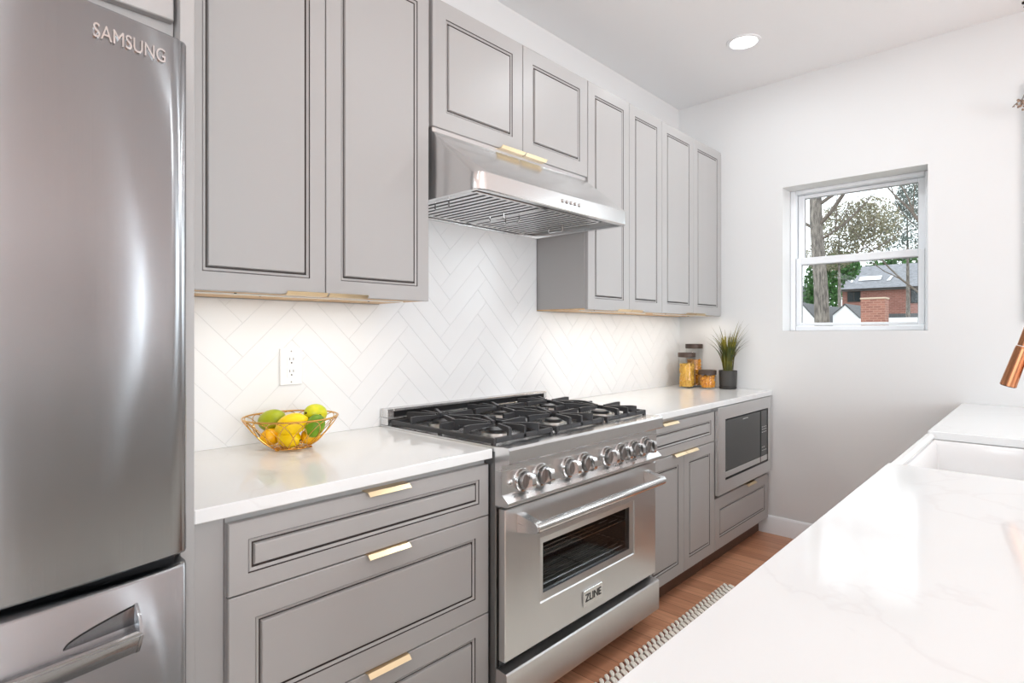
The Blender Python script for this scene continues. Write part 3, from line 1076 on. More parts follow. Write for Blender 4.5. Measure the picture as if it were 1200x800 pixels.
# burners and grates
gy = [ry0 + .160, (ry0 + ry1) / 2, ry1 - .160]
gw = .152
for gi, yc in enumerate(gy):
    for xc_ in (.205, .500):
        big = .052 if (gi != 1) else .046
        bu_ = MB().lathe([(big * 1.05, .0005), (big, .010), (big * .8, .013), (.0, .013)], (xc_, yc, .9215), seg=28).build('burner', M['alu'], t)
        MB().lathe([(big * .78, .0135), (big * .80, .0165), (big * .74, .021), (.0, .022)], (xc_, yc, .9215), seg=28).build('burner_cap', M['cap'], bu_)
    m_ = MB()
    x0, x1, y0, y1 = .072, .640, yc - gw, yc + gw
    zb_, zt_ = .9265, .944
    bw = .012
    for (a, b_, c, d_) in ((x0, x1, y0, y0 + bw), (x0, x1, y1 - bw, y1), (x0, x0 + bw, y0 + bw, y1 - bw), (x1 - bw, x1, y0 + bw, y1 - bw)):
        m_.box(a, b_, c, d_, zb_, zt_, .003)
    xm = (x0 + x1) / 2
    m_.box(xm - .006, xm + .006, y0 + bw, y1 - bw, .931, .962, .003)
    for (fx_, fy_) in ((x0, y0), (x0, y1 - .014), (x1 - .014, y0), (x1 - .014, y1 - .014), (xm, y0), (xm, y1 - .014)):
        m_.box(fx_ + .001, fx_ + .013, fy_ + .001, fy_ + .013, .922, zb_ + .002)
    for xc_ in (.205, .500):
        ends = []
        # fingers: start post on the frame, arm towards the burner centre
        xl, xr = (x0, xm) if xc_ < .35 else (xm, x1)
        starts = [(xl + .006, yc - .07), (xl + .006, yc + .07), (xr - .006, yc - .07), (xr - .006, yc + .07),
                  (xc_, y0 + .006), (xc_, y1 - .006), (xl + .006, yc), (xr - .006, yc)]
        for (sx_, sy_) in starts:
            dv = Vector((xc_ - sx_, yc - sy_, 0))
            L_ = dv.length
            dv.normalize()
            pr = Vector((-dv.y, dv.x, 0)) * .0052
            a = Vector((sx_, sy_, 0)) - dv * .006
            e_ = Vector((sx_, sy_, 0)) + dv * (L_ - .030)
            q = Vector((sx_, sy_, 0)) + dv * .014
            prof = [(a, .930), (a, .968), (q, .970), (e_, .966), (e_, .955), (q, .950), (q, .930)]
            k = len(prof)
            vs = [tuple(p_ + pr + Vector((0, 0, z))) for p_, z in prof] + [tuple(p_ - pr + Vector((0, 0, z))) for p_, z in prof]
            m_.add(vs, [tuple(range(k)), tuple(reversed(range(k, 2 * k)))] + [(i, k + i, k + (i + 1) % k, (i + 1) % k) for i in range(k)])
    m_.build('grate', M['iron'], t, fix=False, smooth=20)
# knobs
kx = .6865
for ky in (1.390, 1.486, 1.636, 1.733, 1.883, 1.980, 2.076, 2.171):
    kz = .8035
    K = 1.26
    kn = MB()
    kn.lathe([(.0300 * K, .0), (.0300 * K, .004), (.0285 * K, .008), (.0240 * K, .009), (.0235 * K, .006), (.0, .006)], (kx, ky, kz), 'x', 28)
    bz = kn.build('knob_bezel', M['chrome'], t, smooth=30)
    kn = MB().lathe([(.0225 * K, .0085), (.0225 * K, .018), (.0200 * K, .022), (.0, .022)], (kx, ky, kz), 'x', 28)
    for q in range(16):
        a = 2 * PI * q / 16
        kn.box(kx + .0095, kx + .0175, ky + (.0222 * K) * math.cos(a) - .0015, ky + (.0222 * K) * math.cos(a) + .0015, kz + (.0222 * K) * math.sin(a) - .0015, kz + (.0222 * K) * math.sin(a) + .0015)
    kb = kn.build('knob', M['steel_dark'], bz, fix=False, smooth=30)
    # grip bar: rounded blade standing out of the dial
    g_ = []
    for q in range(13):
        a = PI * q / 12
        g_.append((ky + 0 - .0185 * math.cos(a) * .0, 0))
    m_ = MB()
    outl = []
    for q in range(9):
        a = PI * q / 8
        outl.append((.0185 * math.cos(a), .0205 + .0 + .004 * math.sin(a)))
    prof = [(kx + .0215, kz - .0255), (kx + .044, kz - .0235), (kx + .049, kz - .015), (kx + .050, kz), (kx + .049, kz + .015), (kx + .044, kz + .0235), (kx + .0215, kz + .0255)]
    m_.prism(prof, 'y', ky - .0095, ky + .0095)
    m_.build('knob_grip', M['chrome'], kb)
MB().lathe([(.011, 0), (.011, .003), (.007, .006), (0, .0065)], (kx, 1.329, .805), 'x', 20).build('indicator_light', M['chrome'], t)
m_ = MB()
for yv in (1.335, 1.40, 1.86, 1.92, 2.0, 2.07):
    MB().lathe([(.0028, 0), (.0022, .0012), (0, .0012)], (.699, yv, .7615), 'x', 10).build('panel_screw', M['dark'], t)
# oven door built around its window
dy0, dy1, dz0, dz1, dxb, dxf = ry0 + .012, ry1 - .012, .238, .722, .660, .688
wy0, wy1, wz0, wz1 = 1.500, 2.052, .394, .566
m_ = MB()
ring = [(dy0, dy1, dz0, dz1, dxb), (dy0, dy1, dz0, dz1, dxf - .003), (dy0 + .003, dy1 - .003, dz0 + .003, dz1 - .003, dxf), (wy0 - .026, wy1 + .026, wz0 - .026, wz1 + .026, dxf),
        (wy0 - .022, wy1 + .022, wz0 - .022, wz1 + .022, dxf - .004), (wy0, wy1, wz0, wz1, dxf - .009), (wy0, wy1, wz0, wz1, dxb)]
vs, fs = [], []
for (a, b_, c, d_, x_) in ring:
    vs += [(x_, a, c), (x_, b_, c), (x_, b_, d_), (x_, a, d_)]
for j in range(len(ring) - 1):
    fs += [(j * 4 + i, j * 4 + (i + 1) % 4, (j + 1) * 4 + (i + 1) % 4, (j + 1) * 4 + i) for i in range(4)]
L_ = (len(ring) - 1) * 4
fs += [(L_ + i, L_ + (i + 1) % 4, (i + 1) % 4, i) for i in range(4)]
m_.add(vs, fs)
od = m_.build('oven_door', M['steel_used'], t, smooth=20)
MB().box(dxf - .020, dxf - .0105, wy0 + .0005, wy1 - .0005, wz0 + .0005, wz1 - .0005).build('oven_window', M['ovenglass'], od)
# oven cavity seen through the glass, and its two wire racks
m_ = MB()
e_ = .001
for bx_ in ((oxb + e_, oxb + .004, oy0 + e_, oy1 - e_, oz0 + e_, oz1 - e_), (oxb + .004, .654, oy0 + e_, oy0 + .004, oz0 + e_, oz1 - e_), (oxb + .004, .654, oy1 - .004, oy1 - e_, oz0 + e_, oz1 - e_),
            (oxb + .004, .654, oy0 + .004, oy1 - .004, oz0 + e_, oz0 + .004), (oxb + .004, .654, oy0 + .004, oy1 - .004, oz1 - .004, oz1 - e_)):
    m_.box(*bx_)
m_.build('oven_cavity', M['enamel'], t, fix=False)
for zr in (.405, .505):
    m_ = MB()
    for q in range(15):
        xq = .648 - q * .026
        m_.tube([(xq, oy0 + .012, zr), (xq, oy1 - .012, zr)], .0034 if q == 0 else .0026, 6)
    for yq in (oy0 + .012, (oy0 + oy1) / 2, oy1 - .012):
        m_.tube([(.650, yq, zr - .003), (.28, yq, zr - .003)], .003, 6)
    m_.build('oven_rack', M['chrome'], t, fix=False)
hb = MB().tube([(.764, 1.366, .668), (.764, 2.172, .668)], .0165, 20)
hd = hb.build('handle', M['chrome'], od)
for (ya, yb_) in ((1.358, 1.390), (2.150, 2.182)):
    prof = [(dxf + .0006, .640), (.752, .650), (.768, .6535), (.777, .661), (.777, .675), (.768, .6845), (.752, .688), (dxf + .0006, .700)]
    MB().prism(prof, 'y', ya, yb_).build('handle_bracket', M['steel'], hd)
bd_ = MB().box(dxf + .0006, dxf + .007, 1.715, 1.835, .272, .332, .002).build('badge', M['steel'], od)
text_mb('ZLINE', .040, .0006, lambda x, y, z: (dxf + .0078 + z, 1.775 + x * .95, .302 + y)).build('lettering', M['black'], bd_, fix=False)
# lower kick drawer and feet
m_ = MB()
m_.prism([(.640, .082), (.700, .082), (.702, .085), (.702, .205), (.698, .210), (.660, .214), (.640, .205)], 'y', ry0 + .004, ry1 - .006)
m_.build('kick_panel', M['steel_used'], t)
MB().box(.6552, .662, ry0 + .012, ry1 - .012, .2155, .2365).build('door_gap', M['black'], t)
for (xx, yy) in ((.60, ry0 + .09), (.60, ry1 - .10), (.10, ry0 + .09), (.10, ry1 - .10)):
    MB().lathe([(.026, .001), (.026, .012), (.018, .02), (.016, .0995)], (xx, yy, 0), seg=18).build('foot', M['steel_dark'], t)

# ================================================================= MICROWAVE
my0, my1, mz0, mz1, mx = 2.992, 3.789, .4075, .8805, .650
t = thing('microwave', (.35, 3.39, .40), 'built-in microwave with stainless trim frame under the far end of the counter', 'microwave')
MB().box(.15, .606, 3.02, 3.78, .42, .872, .002).build('body', M['black'], t)
gy0, gy1, gz0, gz1 = 3.083, 3.733, .478, .812
m_ = MB()
ring = [(my0, my1, mz0, mz1, .6095), (my0, my1, mz0, mz1, mx - .002), (my0 + .002, my1 - .002, mz0 + .002, mz1 - .002, mx), (gy0, gy1, gz0, gz1, mx), (gy0, gy1, gz0, gz1, mx - .012), (gy0, gy1, gz0, gz1, .6095)]
vs, fs = [], []
for (a, b_, c, d_, x_) in ring:
    vs += [(x_, a, c), (x_, b_, c), (x_, b_, d_), (x_, a, d_)]
for j in range(len(ring) - 1):
    fs += [(j * 4 + i, j * 4 + (i + 1) % 4, (j + 1) * 4 + (i + 1) % 4, (j + 1) * 4 + i) for i in range(4)]
L_ = (len(ring) - 1) * 4
fs += [(L_ + i, L_ + (i + 1) % 4, (i + 1) % 4, i) for i in range(4)]
m_.add(vs, fs)
m_.build('trim_frame', M['steel'], t, smooth=20)
MB().box(.612, .634, gy0 + .001, gy1 - .001, gz0 + .001, gz1 - .001).build('recess', M['black'], t)
dr_ = MB().box(.6345, .647, gy0 + .010, 3.606, gz0 + .045, gz1 - .010, .002).build('door', M['mwglass'], t)
cp = MB().box(.6345, .647, 3.622, gy1 - .010, gz0 + .045, gz1 - .010, .002).build('control_panel', M['mwglass'], t)
MB().box(.6345, .6475, gy0 + .010, 3.606, gz0 + .010, gz0 + .043, .002).build('door_rail', M['steel'], dr_)
MB().box(.6345, .6475, 3.622, gy1 - .010, gz0 + .010, gz0 + .043, .002).build('open_button', M['steel'], cp)
m_ = MB()
for q in range(7):
    yq = 3.335 + q * .011
    m_.box(.6472, .6476, yq, yq + .0075, .7835, .7875 + (.002 if q % 2 else 0))
m_.build('brand_mark', M['lightmark'], dr_)
m_ = MB()
for zq, n_ in ((.70, 3), (.685, 3), (.668, 3), (.575, 2), (.555, 3)):
    for q in range(n_):
        MB().box(.6472, .6476, 3.636 + q * .028, 3.653 + q * .028, zq, zq + .004).build('key_mark', M['lightmark'], cp)

# ================================================================= SMALL THINGS
# wall outlet
t = thing('wall_outlet', (.0092, .928, 1.165), 'white duplex wall outlet on the tiles behind the fruit bowl', 'outlet')
MB().box(.0092, .0155, .887, .969, 1.102, 1.231, .003).build('cover_plate', M['plastic'], t)
for zc in (1.188, 1.146):
    ol = MB().box(.0152, .0172, .912, .944, zc - .017, zc + .017, .004).build('receptacle', M['plastic'], t)
    sl = MB()
    sl.box(.0170, .0175, .9205, .9225, zc + .001, zc + .010)
    sl.box(.0170, .0175, .9335, .9355, zc + .001, zc + .010)
    sl.lathe([(.0028, .0), (.0028, .0004)], (.0171, .928, zc - .008), 'x', 10)
    sl.build('slots', M['black'], ol)
sl = MB()
for zc in (1.220, 1.113):
    sl.lathe([(.0028, .0), (.0024, .0008), (0, .0008)], (.0155, .928, zc), 'x', 10)
sl.build('screws', M['grey'], t)

# gold wire fruit bowl
bx, by, bz0, bz1, rb, rt = .176, .850, ZK + .008, 1.0175, .058, .1435
t = thing('fruit_bowl', (bx, by, ZK), 'gold wire bowl of lemons and limes on the left countertop', 'bowl')
def circ(r_, z, n_=48):
    return [(bx + r_ * math.cos(2 * PI * k / n_), by + r_ * math.sin(2 * PI * k / n_), z) for k in range(n_)]
MB().tube(circ(rt, bz1), .0026, 8, True).build('rim', M['gold'], t)
m_ = MB()
m_.tube(circ(rb, bz0), .0026, 8, True)
m_.tube(circ(rb * .55, bz0 - .001), .0015, 6, True)
for k in range(6):
    a = PI * k / 6
    m_.tube([(bx + rb * math.cos(a), by + rb * math.sin(a), bz0), (bx - rb * math.cos(a), by - rb * math.sin(a), bz0)], .0013, 6)
m_.build('base_ring', M['gold'], t)
m_ = MB()
na = 16
for k in range(na):
    a0_ = 2 * PI * k / na
    pts = []
    for q in range(25):
        s_ = q / 24
        u = 1 - abs(2 * s_ - 1)
        h_ = math.sin(u * PI / 2) ** .9
        ang = a0_ + (s_ - .5) * 2 * PI / na * 3.0 * (1 - .35 * h_ * (1 - h_))
        r_ = rb + (rt - rb) * (h_ ** .72)
        pts.append((bx + r_ * math.cos(ang), by + r_ * math.sin(ang), bz0 + (bz1 - .002 - bz0) * h_))
    m_.tube(pts, .00135, 6)
m_.build('wire_loops', M['gold'], t)
for k in range(3):
    a = R(-70) + 2 * PI * k / 3
    MB().lathe([(.0, .0), (.006, .002), (.0075, .0055), (.004, .0075)], (bx + rb * math.cos(a), by + rb * math.sin(a), ZK + .0004), seg=12).build('foot', M['gold'], t)


def fruit(name, label, cat, rt_, bk, z, ln, wd, mm, axis, tip, group):
    """rt_, bk: offsets to the right / away as seen across the counter; axis: direction of the long axis"""
    rv, bv = Vector((.729, .685, 0)), Vector((-.685, .729, 0))
    c_ = Vector((bx, by, 0)) + rv * rt_ + bv * bk
    c_.z = z
    prof = []
    for q in range(19):
        a = PI * q / 18
        h_ = -math.cos(a) * ln * .5
        r_ = math.sin(a) ** .92 * wd * .5
        if tip:
            if q <= 2:
                r_ = [0, .085, .17][q] * wd
                h_ = -ln * [.56, .535, .49][q]
            if q >= 16:
                r_ = [.17, .085, 0][q - 16] * wd
                h_ = ln * [.49, .535, .56][q - 16]
        prof.append((max(r_, 0), h_))
    m_ = MB().lathe(prof, (0, 0, 0), 'z', 24)
    d_ = rv * axis[0] + bv * axis[1] + Vector((0, 0, axis[2]))
    qt = Vector((0, 0, 1)).rotation_difference(d_.normalized())
    m_.v = [tuple(qt @ Vector(p) + c_) for p in m_.v]
    base = Vector((c_.x, c_.y, min(p[2] for p in m_.v)))
    t = thing(name, base, label, cat, group)
    m_.build('peel', mm, t, smooth=80)
    m2 = MB().lathe([(.0, .0), (.0038, .0005), (.0035, .003), (0, .0034)], (0, 0, prof[-1][1] - .001), 'z', 10)
    m2.v = [tuple(qt @ Vector(p) + c_) for p in m2.v]
    m2.build('stem_end', M['stem'], t)
    return t
fg = 'fruit in the wire bowl'
fruit('lime', 'large olive green lime on the left side of the wire bowl', 'lime', -.066, .012, 1.0035, .090, .068, M['lime'], (.95, -.1, .25), False, fg)
fruit('lemon', 'bright yellow lemon in front, topmost of the lemons in the bowl', 'lemon', .016, -.036, .9975, .094, .068, M['lemon'], (.9, .25, .30), True, fg)
fruit('lime', 'yellow green lime heaped highest at the right back of the bowl', 'lime', .066, .035, 1.022, .080, .062, M['limeyellow'], (-.45, -.85, .15), False, fg)
fruit('lime', 'darker green lime against the right side of the wire bowl', 'lime', .084, -.022, .9905, .074, .058, M['lime2'], (.3, .3, .8), False, fg)
fruit('lemon', 'yellow lemon at the bottom front of the bowl under the bright one', 'lemon', .004, -.030, .9535, .078, .060, M['lemon'], (.9, -.3, -.1), True, fg)
fruit('lemon', 'deep yellow lemon at the bottom left of the bowl below the olive lime', 'lemon', -.058, -.010, .955, .074, .054, M['lemon2'], (.5, .8, .1), True, fg)
fruit('lemon', 'deep yellow lemon at the bottom right of the bowl below the dark lime', 'lemon', .060, .006, .955, .074, .054, M['lemon2'], (.2, .9, .1), True, fg)


# storage jars with pasta
def jar(cx_, cy_, r_, zl, zt_, label, fill, fmat, flabel, seed, big):
    t = thing('storage_jar', (cx_, cy_, ZK), label, 'jar', 'glass pasta jars in the corner')
    g_ = MB().lathe([(r_ - .004, .0006), (r_ - .0005, .004), (r_, .010), (r_, zl - ZK - .008), (r_ - .004, zl - ZK - .002), (r_ - .004, zl - ZK - .0005), (r_ - .006, zl - ZK - .0005),
                     (r_ - .0025, zl - ZK - .012), (r_ - .0025, .008), (0, .0045)], (cx_, cy_, ZK), seg=40)
    g_.build('glass', M['jarglass'], t, smooth=40)
    MB().lathe([(0, .0), (r_ - .006, .0), (r_ + .001, .001), (r_ + .001, zt_ - zl - .002), (r_ - .001, zt_ - zl), (0, zt_ - zl)], (cx_, cy_, zl), seg=40).build('lid', M['walnut'], t)
    rnd = random.Random(seed)
    m_ = MB()
    ri = r_ - .0095
    h0 = ZK + .0125
    npc = 330 if big else 200
    # core of packed pieces and individual pieces against the glass
    m_.lathe([(0, 0), (ri - .010, 0), (ri - .010, fill - h0 - .008), (0, fill - h0 - .004)], (cx_, cy_, h0 - .004), seg=20)
    for q in range(npc):
        a = rnd.uniform(0, 2 * PI)
        rr = ri - rnd.uniform(.001, .008) if q < npc * .8 else rnd.uniform(0, ri - .004)
        z = rnd.uniform(h0, fill) if q < npc * .8 else fill - rnd.uniform(.004, .010)
        p = Vector((cx_ + rr * math.cos(a), cy_ + rr * math.sin(a), z))
        d_ = Vector((rnd.uniform(-1, 1), rnd.uniform(-1, 1), rnd.uniform(-1, 1))).normalized() * (.0065 if big else .010)
        tn_ = Vector((-math.sin(a), math.cos(a), 0))
        d_ = tn_ * d_.x * 1.0 + Vector((0, 0, d_.z))
        if d_.length < .003:
            d_ = tn_ * .006
        side = d_.cross(Vector((math.cos(a), math.sin(a), 0))) * .35
        m_.tube([p - d_, p + side, p + d_], [.0034, .0044, .0034] if big else [.0026, .0055, .0026], 6)
    o = m_.build('dry_pasta', fmat, origin=(cx_, cy_, h0))
    tag(o, flabel, 'pasta', 'pasta filling the glass jars', 'stuff')
jar(.159, 3.620, .0565, 1.120, 1.151, 'medium glass jar of pasta with dark lid at the left front of the group', 1.078, M['pasta'], 'pale yellow pasta pieces in the medium jar at left', 5, True)
jar(.150, 3.748, .0565, 1.176, 1.207, 'tallest glass jar with dark lid standing behind the other two jars', 1.100, M['pasta2'], 'orange pasta in the tallest jar at the back', 9, True)
jar(.287, 3.657, .0565, 1.008, 1.038, 'short wide glass jar with dark lid in front beside the potted grass', 1.000, M['pasta2'], 'orange pasta shells in the short jar beside the pot', 12, False)

# potted grass
px, py = .396, 3.728
t = thing('potted_grass', (px, py, ZK), 'tall green grass plant in a charcoal pot by the end wall', 'plant')
MB().lathe([(.0, .0165), (.050, .0165), (.054, .020), (.0575, .115), (.0575, .1215), (.0535, .1215), (.052, .108), (0, .108)], (px, py, ZK), seg=36).build('pot', M['pot'], t)
MB().lathe([(.0, .0006), (.049, .0006), (.054, .004), (.055, .0155), (.0, .0155)], (px, py, ZK), seg=36).build('saucer', M['pot'], t)
MB().lathe([(0, .112), (.0515, .1095), (.0515, .1085), (0, .1085)], (px, py, ZK), seg=24).build('soil', M['soil'], t)
rnd = random.Random(21)
m_ = MB()
def blade(m_, p0, dirx, diry, hgt, reach, droop, w):
    n_ = 9
    vs, fs = [], []
    d_ = Vector((dirx, diry, 0)).normalized()
    sd = Vector((-d_.y, d_.x, 0))
    for i in range(n_ + 1):
        s_ = i / n_
        c_ = p0 + d_ * (reach * s_ ** 1.9) + Vector((0, 0, hgt * (s_ - droop * s_ ** 3)))
        c_.y = min(c_.y, YE - .012)
        ww = w * (1 - s_ ** 2.2) * (.6 + .4 * min(1, s_ * 4)) + .0003
        vs += [tuple(c_ + sd * ww), tuple(c_ - d_ * ww * .35 - Vector((0, 0, .0))), tuple(c_ - sd * ww)]
    for i in range(n_):
        for j in range(2):
            fs.append((i * 3 + j, i * 3 + j + 1, (i + 1) * 3 + j + 1, (i + 1) * 3 + j))
    m_.add(vs, fs)
for q in range(74):
    a = rnd.uniform(0, 2 * PI)
    r_ = .034 * math.sqrt(rnd.random())
    p0 = Vector((px + r_ * math.cos(a), py + r_ * math.sin(a), ZK + .108))
    aa = a + rnd.uniform(-.8, .8)
    far = rnd.random()
    if far < .6:
        blade(m_, p0, math.cos(aa), math.sin(aa), rnd.uniform(.17, .30), rnd.uniform(.01, .045), .05, rnd.uniform(.0028, .0048))
    else:
        blade(m_, p0, math.cos(aa), math.sin(aa), rnd.uniform(.24, .36), rnd.uniform(.06, .15), rnd.uniform(.1, .32), rnd.uniform(.0030, .0044))
for (dx, dy, h_, re_, dr_) in ((.73, .68, .30, .16, .28), (.73, .68, .33, .13, .15), (.73, .6, .37, .09, .05), (-.73, -.68, .31, .15, .22), (-.73, -.6, .34, .10, .08), (-.7, -.7, .24, .12, .2), (.7, .1, .32, .12, .2), (.73, .5, .26, .14, .3), (.5, -.6, .30, .10, .12), (-.5, -.75, .28, .10, .12), (-.2, -.9, .33, .08, .06), (.6, -.2, .36, .08, .05)):
    blade(m_, Vector((px + dx * .015, py + dy * .015, ZK + .108)), dx, dy, h_, re_, dr_, .0066)
m_.build('leaf_blades', M['blade'], t, smooth=80, fix=False)
m_ = MB()
for q in range(12):
    a = rnd.uniform(0, 2 * PI)
    p0 = Vector((px + .02 * math.cos(a), py + .02 * math.sin(a), ZK + .108))
    m_.tube([p0, p0 + Vector((.01 * math.cos(a), .01 * math.sin(a), .12)), p0 + Vector((.025 * math.cos(a), .022 * math.sin(a), rnd.uniform(.18, .25)))], [.002, .0022, .0035], 6)
m_.build('flower_stalks', M['stalk'], t)

# recessed ceiling lights; the first is in view, the others added as fill
def can(x, y, label, dim=1.0):
    t = thing('recessed_ceiling_light', (x, y, ZC), label, 'ceiling light')
    MB().lathe([(.090, -.0006), (.088, -.005), (.074, -.007), (.070, -.004), (.0695, -.0006)], (x, y, ZC), seg=40).build('trim_ring', M['trim'], t, smooth=30)
    MB().lathe([(.069, -.0008), (.066, -.0042), (0, -.0052)], (x, y, ZC), seg=32).build('lens', M['lamp'], t)
    area('lamp_light', (0, 0, -.012), (0, 0, 0), .13, .13, CAN_POWER * dim, (.91, .965, 1), 'DISK', t)
    return t
can(.715, 3.17, 'round lit recessed light in the ceiling near the end wall', .10)
for x, y, dm, lb in ((1.7, 1.75, .14, 'unseen recessed light added in the ceiling over the peninsula edge across from the range'), (1.7, .3, .16, 'unseen recessed light added in the ceiling over the near end of the peninsula'),
                 (1.25, 2.70, .52, 'unseen recessed light added in the ceiling above the aisle across from the hood'), (4.6, .8, .8, 'unseen recessed light added in the ceiling of the open room beyond the peninsula'), (1.6, -1.4, .5, 'unseen recessed light added in the ceiling behind the camera')):
    can(x, y, lb, dm)

# dried flower bunch hanging beside the second window
t = thing('dried_flower_bunch', (1.838, 3.72, 2.38), 'small bunch of dried flowers hanging at the right edge by the end wall', 'dried flowers')
rnd = random.Random(4)
m_ = MB()
for q in range(46):
    a, b_ = rnd.uniform(0, 2 * PI), rnd.uniform(-.6, 1)
    r_ = rnd.uniform(.010, .040)
    c_ = Vector((1.858 + r_ * math.cos(a) * 1.1, 3.72 + r_ * math.sin(a), 2.395 + r_ * b_))
    s_ = rnd.uniform(.004, .008)
    m_.lathe([(0, -s_), (s_ * .8, -s_ * .4), (s_, s_ * .2), (s_ * .5, s_ * .8), (0, s_)], c_, seg=7)
m_.build('blossoms', M['dried'], t)
m_ = MB()
for q in range(16):
    a = rnd.uniform(0, 2 * PI)
    m_.tube([(1.858, 3.72, 2.45), (1.858 + .012 * math.cos(a), 3.72 + .012 * math.sin(a), 2.42), (1.858 + .05 * math.cos(a), 3.72 + .045 * math.sin(a), 2.385 + rnd.uniform(-.02, .03))], .0009, 5)
m_.build('stems', M['twig'], t)
MB().tube([(1.858, 3.72, 2.45), (1.858, 3.72, 2.868)], .0012, 6).build('cord', M['chord'], t)
t = thing('ceiling_hook', (1.858, 3.72, ZC), 'small dark hook in the ceiling at the top right corner', 'hook')
m_ = MB().lathe([(.014, -.0006), (.014, -.006), (.006, -.010), (0, -.010)], (1.858, 3.72, ZC), seg=16)
m_.build('hook_plate', M['hook'], t)
MB().tube([(1.858, 3.72, ZC - .010), (1.858, 3.72, ZC - .016), (1.864, 3.72, ZC - .022), (1.858, 3.72, ZC - .028), (1.852, 3.72, ZC - .022)], .0025, 8).build('hook_bend', M['hook'], t)

# runner rug with a braided edge
rx0, rx1, ryy0, ryy1 = .738, 1.56, -.25, 2.868
t = thing('runner_rug', ((rx0 + rx1) / 2, 1.3, .001), 'runner rug with a rust and cream braided edge on the aisle floor', 'rug')
MB().box(rx0 + .10, rx1 - .10, ryy0 + .01, ryy1 - .012, .001, .010, .003).build('woven_field', M['yarn'], t)
for (xa, xb_) in ((rx0 + .022, rx0 + .099), (rx1 - .099, rx1 - .022)):
    MB().box(xa, xb_, ryy0 + .01, ryy1 - .012, .001, .010, .003).build('woven_border', M['rug'], t)
for mm, nm, off in ((M['yarn'], 'cream_braid', 0), (M['yarndark'], 'dark_braid', .5)):
    m_ = MB()
    k_ = 0
    y = ryy0 + .02 + off * .034
    while y < ryy1 - .015:
        for col, xs in enumerate((rx0 + .003, rx0 + .030)):
            zz = .0118 if not off else .0085
            ln = .026 if col == 0 else .036
            sl_ = .010
            rad = (.0085 if col == 0 else .0115) if not off else .0055
            for side in (0, 1):
                xa = xs if side == 0 else rx0 + rx1 - xs - ln
                m_.tube([(xa, y + sl_, zz), (xa + ln * .3, y + sl_ * .4, zz + .004), (xa + ln * .7, y - sl_ * .4, zz + .004), (xa + ln, y - sl_, zz)], [rad * .55, rad, rad, rad * .6], 6)
        y += .034
    tag(m_.build(nm, mm, t), None, None, None, 'stuff')

# ================================================================= OUTSIDE THE WINDOW
ZG = -5.0
MB().box(-60, 40, 5.5, 130, ZG - .2, ZG).build('ground', M['ground'])['kind'] = 'structure'


def limb(m_, p0, d, length, r0, depth, rnd, spread=.55, up=.12):
    n_ = 5
    pts, rs = [p0], [r0]
    p = p0.copy()
    d = d.normalized()
    for i in range(n_):
        d = (d + Vector((rnd.uniform(-.18, .18), rnd.uniform(-.18, .18), rnd.uniform(-.1, .16) + up * .2))).normalized()
        p = p + d * (length / n_)
        pts.append(p.copy())
        rs.append(r0 * (1 - .62 * (i + 1) / n_))
    m_.tube(pts, rs, 6 if r0 > .03 else 4)
    if depth <= 0:
        return
    kids = rnd.randint(3, 4)
    for q in range(kids):
        i = rnd.randint(2, n_)
        dd = (d + Vector((rnd.uniform(-1, 1), rnd.uniform(-1, 1), rnd.uniform(-.5, .9))) * spread).normalized()
        limb(m_, pts[i], dd, length * rnd.uniform(.5, .75), rs[i] * .62, depth - 1, rnd, spread, up)

# big tree with a straight trunk at the left of the view
t = thing('bare_tree', (-3.85, 22, ZG), 'tree with a thick straight grey trunk at the left side of the window view', 'tree')
MB().tube([(-3.70, 22, ZG), (-3.80, 22, 0), (-3.90, 22, 3.0), (-4.05, 22, 5.2), (-4.12, 22, 9.5)], [.34, .27, .225, .20, .16], 14).build('trunk', M['bark'], t)
m_ = MB()
rnd = random.Random(31)
for (z, dx, dz, ln, r_) in ((5.0, 1, .62, 3.4, .085), (5.75, .9, .5, 2.6, .07), (3.75, .95, .12, 2.2, .055), (4.5, .8, .35, 1.8, .05), (6.3, .8, .7, 3.0, .08), (4.9, -.8, .5, 2.0, .06), (6.8, -.6, .8, 2.5, .07), (7.2, .6, .8, 3, .07)):
    limb(m_, Vector((-4.0, 22, z)), Vector((dx, rnd.uniform(-.3, .3), dz)), ln, r_, 3, rnd, .5)
m_.build('branches', M['twig'], t, fix=False)
# bare trees at the right
for (x, y, lb, sd, h_) in ((-1.75, 29, 'bare branching tree at the right side of the window view', 8, 8.5),):
    t = thing('bare_tree', (x, y, ZG), lb, 'tree')
    rnd = random.Random(sd)
    MB().tube([(x, y, ZG), (x + .1, y, 0), (x + .15, y, 3.5)], [.20, .14, .10], 10).build('trunk', M['bark'], t)
    m_ = MB()
    for q in range(15):
        a = rnd.uniform(0, 2 * PI)
        limb(m_, Vector((x + .13, y, 1.9 + q * .30)), Vector((math.cos(a) * .8, math.sin(a) * .5, 1.0)), h_ * .42, .05, 4 if q % 2 else 3, rnd, .6)
    m_.build('branches', M['twig'], t, fix=False)


def leaves(m_, c_, rad, count, size, rnd, squash=1.0):
    for q in range(count):
        while True:
            v_ = Vector((rnd.uniform(-1, 1), rnd.uniform(-1, 1), rnd.uniform(-1, 1)))
            if .25 < v_.length < 1:
                break
        p = Vector(c_) + Vector((v_.x * rad[0], v_.y * rad[1], v_.z * rad[2]))
        a = Vector((rnd.uniform(-1, 1), rnd.uniform(-1, 1), rnd.uniform(-1, 1))).normalized()
        b_ = a.orthogonal().normalized()
        s_ = size * rnd.uniform(.6, 1.4)
        m_.add([p - a * s_, p + b_ * s_ * .5, p + a * s_, p - b_ * s_ * .5], [(0, 1, 2, 3)])


